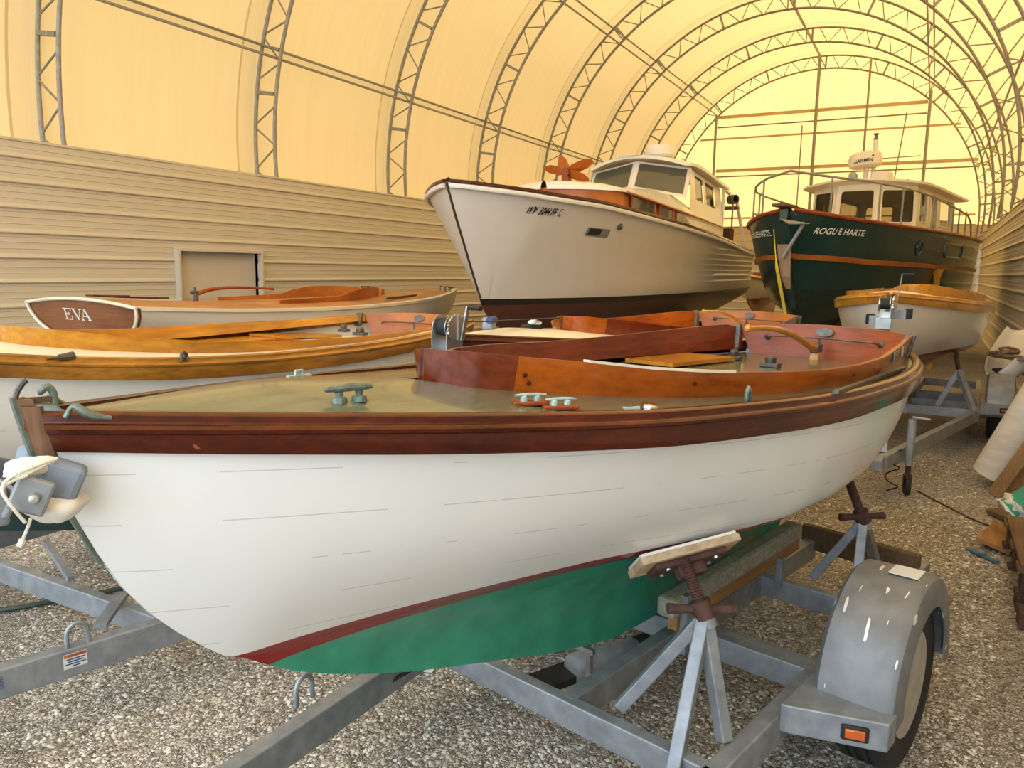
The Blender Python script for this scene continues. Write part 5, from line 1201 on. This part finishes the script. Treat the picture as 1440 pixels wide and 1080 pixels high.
o = MB().loft([[(x - .02, s, z), (x + .02, s, z), (x + .02, s, z + .004), (x - .02, s, z + .004)] for x, s, z in ((.10, -.08, 1.53), (.09, .12, 1.518), (.02, .9, 1.502), (.0, 1.08, 1.50))], True, True).build('winch_strap', 'black', t3, smooth=0)
t4 = trailer('dull grey boat trailer with jack and winch under the bow-on white boat at right', (-.30, 7.55, 0), 3, .085, .62, 1.9, fz=.07, wheels=(1, -1), fl=.21, axle_s=2.55, mg='galv2', cross=(1.95, 2.5, 3.2), apex_s=-.95)
MB().bar((0, 1.9, .345), (0, 4.7, .345), .10, .11).build('keel_rail', 'galv2', t4, smooth=0)
for sd in (1, -1):
    o = bpy.data.objects.new('screw_stand', None); C.objects.link(o); o.parent = t4
    for q in ((.60, 1.75, .40), (.60, 2.2, .40), (.25, 1.97, .40)): MB().bar((.085 + sd * q[0], q[1], q[2]), (.085 + sd * .42, 1.97, .80), .05, .05).build('stand_leg', 'galv2', o, smooth=0)
    MB().tube([(.085 + sd * .42, 1.97, .78), (.085 + sd * .38, 1.97, 1.0)], .022, 8).build('jack_screw', 'rust', o)
m = MB(); m.bar((.085, -.75, .38), (-.02, -.40, 1.30), .08, .06, (0, 1, 0)); m.bar((-.02, -.40, 1.28), (-.02, -.40, 1.44), .09, .05, (0, 1, 0)); m.build('bow_post', 'galv', t4, smooth=0)
m = MB(); m.box((.05, -.26, 1.475), (.16, .06, .08)); m.box((-.08, -.28, 1.42), (.14, .06, .07)); m.build('bow_stop_arm', 'galv', t4, smooth=0, bevel=.004)
for x, z in ((.14, 1.48), (-.15, 1.425)): MB().box((x, -.22, z), (.06, .12, .085)).build('rubber_pad', 'black', t4, smooth=0, bevel=.008)
winch(t4, -.02, -.42, 1.45, 0)
MB().box((-.02, -.42, 1.40), (.12, .13, .09)).build('winch_plate', 'zinc', t4, smooth=0, bevel=.004)
jk = bpy.data.objects.new('tongue_jack', None); C.objects.link(jk); jk.parent = t4
MB().tube([(.27, -.56, .15), (.27, -.56, .30)], .022, 10).build('jack_leg', 'rust', jk); MB().tube([(.27, -.56, .26), (.27, -.56, .64)], .032, 10).build('jack_tube', 'galv2', jk)
MB().lathe([(0, -.02), (.075, -.02), (.08, -.01), (.08, .01), (.075, .02), (0, .02)], (.27, -.53, .08), (1, .25, 0), 20).build('jack_wheel', 'black', jk)
m = MB(); m.box((.27 - .03, -.54, .13), (.006, .05, .10)); m.box((.27 + .03, -.54, .13), (.006, .05, .10)); m.box((.27, -.55, .17), (.065, .06, .008)); m.build('jack_fork', 'rust', jk, smooth=0)
MB().tube([(.27, -.56, .64), (.27, -.56, .66), (.40, -.60, .66)], .01, 6).build('jack_crank', 'galv2', jk)
m = MB(); pts = [(.17 + .05 * math.cos(a * .9), -.75 + .05 * math.sin(a * .9), .42 - .022 * a) for a in [k * .5 for k in range(34)]]
m.tube(pts, .006, 6); m.build('safety_cable', 'black', t4)
stand('boat_blocking', 'stacked timbers under the small sailboat far behind the motor boat', -4.24, 22.4, .56, .9, .3)

# small gear lying on the brown-trimmed boat's fore deck
def on3(s, l, dz=0): return Matrix.Translation(B3P) @ Matrix.Rotation(-math.radians(9.7), 4, 'Z') @ Vector((l, s, deck_z(H3, s, l) + dz))
p = on3(.40, -.07); t = thing('deck_clamp', 'small blue and grey clamp on the fore deck of the amber-trimmed boat', 'clamp', p)
MB().box((0, 0, .035), (.07, .05, .07)).build('body', 'galv', t, bevel=.01); MB().lathe([(0, -.03), (.022, -.03), (.022, .03), (0, .03)], (.02, .0, .055), (0, 1, 0), 12).build('knob', 'blue_ink', t)
p = on3(.74, -.02); t = thing('deck_pad_eye', 'white and black deck fitting on the cream fore deck behind the nearest boat', 'fitting', p)
MB().lathe([(0, 0), (.07, 0), (.06, .02), (0, .025)], (0, 0, 0), (0, 0, 1), 18).build('base', 'black', t); lump((.02, 0, .035), .03, 8, (1.4, 1, .6)).build('knob', 'cloth', t)

# ------------------------------------------------------------------ things along the right wall
o = thing('cardboard_tube', 'thick pale tube leaning against the right wall', 'tube', (.59, 7.72, .03))
d = Vector((.36, -.06, .93)).normalized(); c = Vector((0, 0, .06))
MB().lathe([(.155, 0), (.17, 0), (.17, 1.5), (.155, 1.5), (.155, .02), (0, .02)], c, d, 32).build('tube_wall', 'concrete', o)
for lab, x, y, dx, L, wd, mat in (('long orange-brown board leaning beside the thick pale tube', .66, 7.42, .56, 1.35, .13, 'plainwood'), ('shorter light board leaning in front of the thick pale tube', .58, 7.34, .42, .75, .10, 'plainwood'), ('dark grey board leaning behind the light boards at right', .86, 7.35, .40, .9, .16, 'oldwood')):
    o = MB().bar((0, 0, .0), (dx * L * .9, -.08, L * .85), wd, .035, (0, 1, 0)).build('leaning_board', mat, None, smooth=0, bevel=.003); o.location = (x, y, .015); tag(o, lab, 'board')
o = MB().box((0, 0, 0), (.62, .40, .03), Matrix.Rotation(.62, 3, 'Z') @ Matrix.Rotation(-.10, 3, 'Y')).build('plywood_sheet', 'oldwood', None, smooth=0); o.location = (.86, 6.75, .06); tag(o, 'brown plywood sheet lying on the gravel under the green roll', 'plywood')
o = thing('green_tarp_roll', 'rolled sea-green sheet with a white cloth end, leaning at right', 'tarp roll', (.60, 6.05, .14))
d = Vector((.62, .10, .55)).normalized(); MB().lathe([(0, 0), (.115, 0), (.12, .01), (.118, .4), (.12, .72), (0, .72)], (0, 0, .07), d, 28).build('roll', 'tealgreen', o)
rows = []
for k in range(6):
    rr = .124 + .012 * math.sin(k * 2.1); h_ = -.03 + .02 * k; rows.append((rr * (1 if k else .8), h_))
lu = MB().lathe(rows, (0, 0, .07), d, 28); rng = random.Random(4); lu.v = [(x + rng.uniform(-.012, .012), y + rng.uniform(-.012, .012), z + rng.uniform(-.012, .012)) for x, y, z in lu.v]
lu.build('cloth_end', 'clear', o, smooth=80)
pl = thing('pallet', 'broken wooden pallet of brown blocks and slats at the right edge', 'pallet', (.74, 5.30, 0))
for x in (-.14, .12):
    for y in (-.42, 0, .42): MB().box((x, y, .16), (.10, .13, .11)).build('pallet_block', 'darkwood', pl, smooth=0, bevel=.004)
for y in (-.42, 0, .42): MB().box((0, y, .23), (.42, .14, .025)).build('pallet_slat', 'oldwood', pl, smooth=0)
for x in (-.14, .12): MB().box((x, 0, .255), (.12, 1.0, .025)).build('pallet_slat', 'oldwood', pl, smooth=0)
for y in (-.42, 0, .42): MB().box((0, y, .09), (.42, .10, .025)).build('pallet_slat', 'darkwood', pl, smooth=0)
for x in (-.14, .12): MB().box((x, -.42, .04), (.12, .16, .08)).build('pallet_foot', 'darkwood', pl, smooth=0)
o = MB().box((0, 0, 0), (.20, .52, .025), Matrix.Rotation(-.25, 3, 'Z') @ Matrix.Rotation(.25, 3, 'Y')).build('loose_slat', 'plainwood', None, smooth=0); o.location = (.55, 6.05, .045); tag(o, 'light loose slat lying against the pallet at right', 'slat')
o = MB().box((0, 0, .02), (.14, .14, .09)).build('timber_offcut', 'darkwood', None, smooth=0, bevel=.004); o.location = (.60, 4.62, .03); tag(o, 'dark square timber offcut on the gravel at the right edge', 'offcut')
m = MB(); m.bar((-.085, .085, 0), (.07, -.10, 0), .035, .012); m.bar((-.02, .01, .006), (.0, -.03, .012), .04, .012); o = m.build('blue_strip', 'blue', None, smooth=0); o.location = (.43, 5.67, .015); tag(o, 'faded blue plastic strip lying on the gravel at right', 'strip')
o = MB().bar((-.09, -.03, 0), (.09, .04, .004), .012, .008).build('twig', 'darkwood', None, smooth=0); o.location = (-.82, 2.62, .010); tag(o, 'short dark stick lying on the gravel in front of the trailer cross beam', 'stick')
o = MB().add([(-.05, -.02, .012), (.0, -.03, .02), (.05, .0, .012), (.04, .04, .016), (-.02, .03, .022)], [(0, 1, 4), (1, 2, 3), (1, 3, 4)]).build('paper_scrap', 'sticker', None, smooth=0); o.location = (-1.87, 2.66, .0); tag(o, 'crumpled white paper scrap on the gravel under the nearest boat', 'paper')
o = MB().tube(catmull([(-5.2, 1.35, .016), (-4.5, 1.75, .016), (-4.09, 2.05, .016), (-3.95, 2.28, .016), (-3.86, 2.42, .016), (-3.6, 2.95, .016), (-3.2, 3.1, .016)], 40), .014, 8).build('garden_hose', 'hose', None); tag(o, 'dark green hose lying on the gravel under the left trailer', 'hose')
o = MB().tube(catmull([(.02, 7.15, .012), (.25, 6.75, .012), (.5, 6.4, .012), (.95, 6.2, .012)], 20), .006, 6).build('brown_cord', 'darkwood', None); tag(o, 'thin brown cord curling over the gravel near the leaning boards', 'cord')
# white tender leaning by the wall, with rope heaped in it
td = thing('tender', 'small white tender tipped up beside the right wall, full of dark rope', 'dinghy', (.88, 10.9, .55))
rows = []
for k in range(15):
    s = k / 14; b = .34 * math.sin(PI * min(1, s * .75 + .03)) ** .7; row = []
    for j in range(13):
        a = PI * j / 12; row.append((b * math.cos(a), -.65 + 1.3 * s, -.30 * (math.sin(a)) ** .8 * (.55 + .45 * math.sin(PI * s)) + .08 * (1 - s) ** 2))
    rows.append(row)
m = MB(); m.loft(rows, False); RT = Matrix.Rotation(.35, 3, 'X') @ Matrix.Rotation(-.75, 3, 'Y') @ Matrix.Rotation(-.3, 3, 'Z')
m.v = [tuple(RT @ Vector(p) + Vector((0, 0, .42))) for p in m.v]; hb = m.build('hull', 'white', td, smooth=60); sol = hb.modifiers.new('solid', 'SOLIDIFY'); sol.thickness = .02
m = MB(); rng = random.Random(5); pts = [(.20 * math.cos(k * 1.3) * (1 - k / 60), -.1 + .34 * math.sin(k * 1.1), .34 + .003 * k) for k in range(36)]
m.tube(catmull(pts, 180), .014, 6); o = m.build('rope_heap', 'tan', None); o.location = (.84, 10.85, .52); tag(o, 'heap of brown rope lying in the tipped white tender', 'rope')
sp_ = thing('tender_stand', 'low timber stand under the tipped white tender', 'stand', (.95, 11.0, 0))
for x in (-.18, .18): MB().box((x, 0, .33), (.07, .07, .66)).build('leg', 'darkwood', sp_, smooth=0)
MB().box((0, 0, .68), (.5, .3, .05)).build('top', 'darkwood', sp_, smooth=0)
# black bag hanging on the right wall
bg_ = thing('hanging_bag', 'black bag hanging by a strap against the right wall', 'bag', (1.30, 12.6, 1.9))
lump((-.06, 0, -.20), .17, 9, (.5, .9, 1.25)).build('bag_body', 'black', bg_, smooth=80)
m = MB(); m.bar((-.04, .02, .02), (-.06, .10, -.9), .05, .012, (1, 0, 0)); m.bar((-.04, -.05, -.3), (-.06, .03, -.8), .04, .012, (1, 0, 0)); m.build('strap', 'black', bg_, smooth=0)
MB().tube([(.06, 0, .0), (-.05, 0, .0), (-.06, 0, .05)], .012, 6).build('wall_hook', 'steel', bg_)
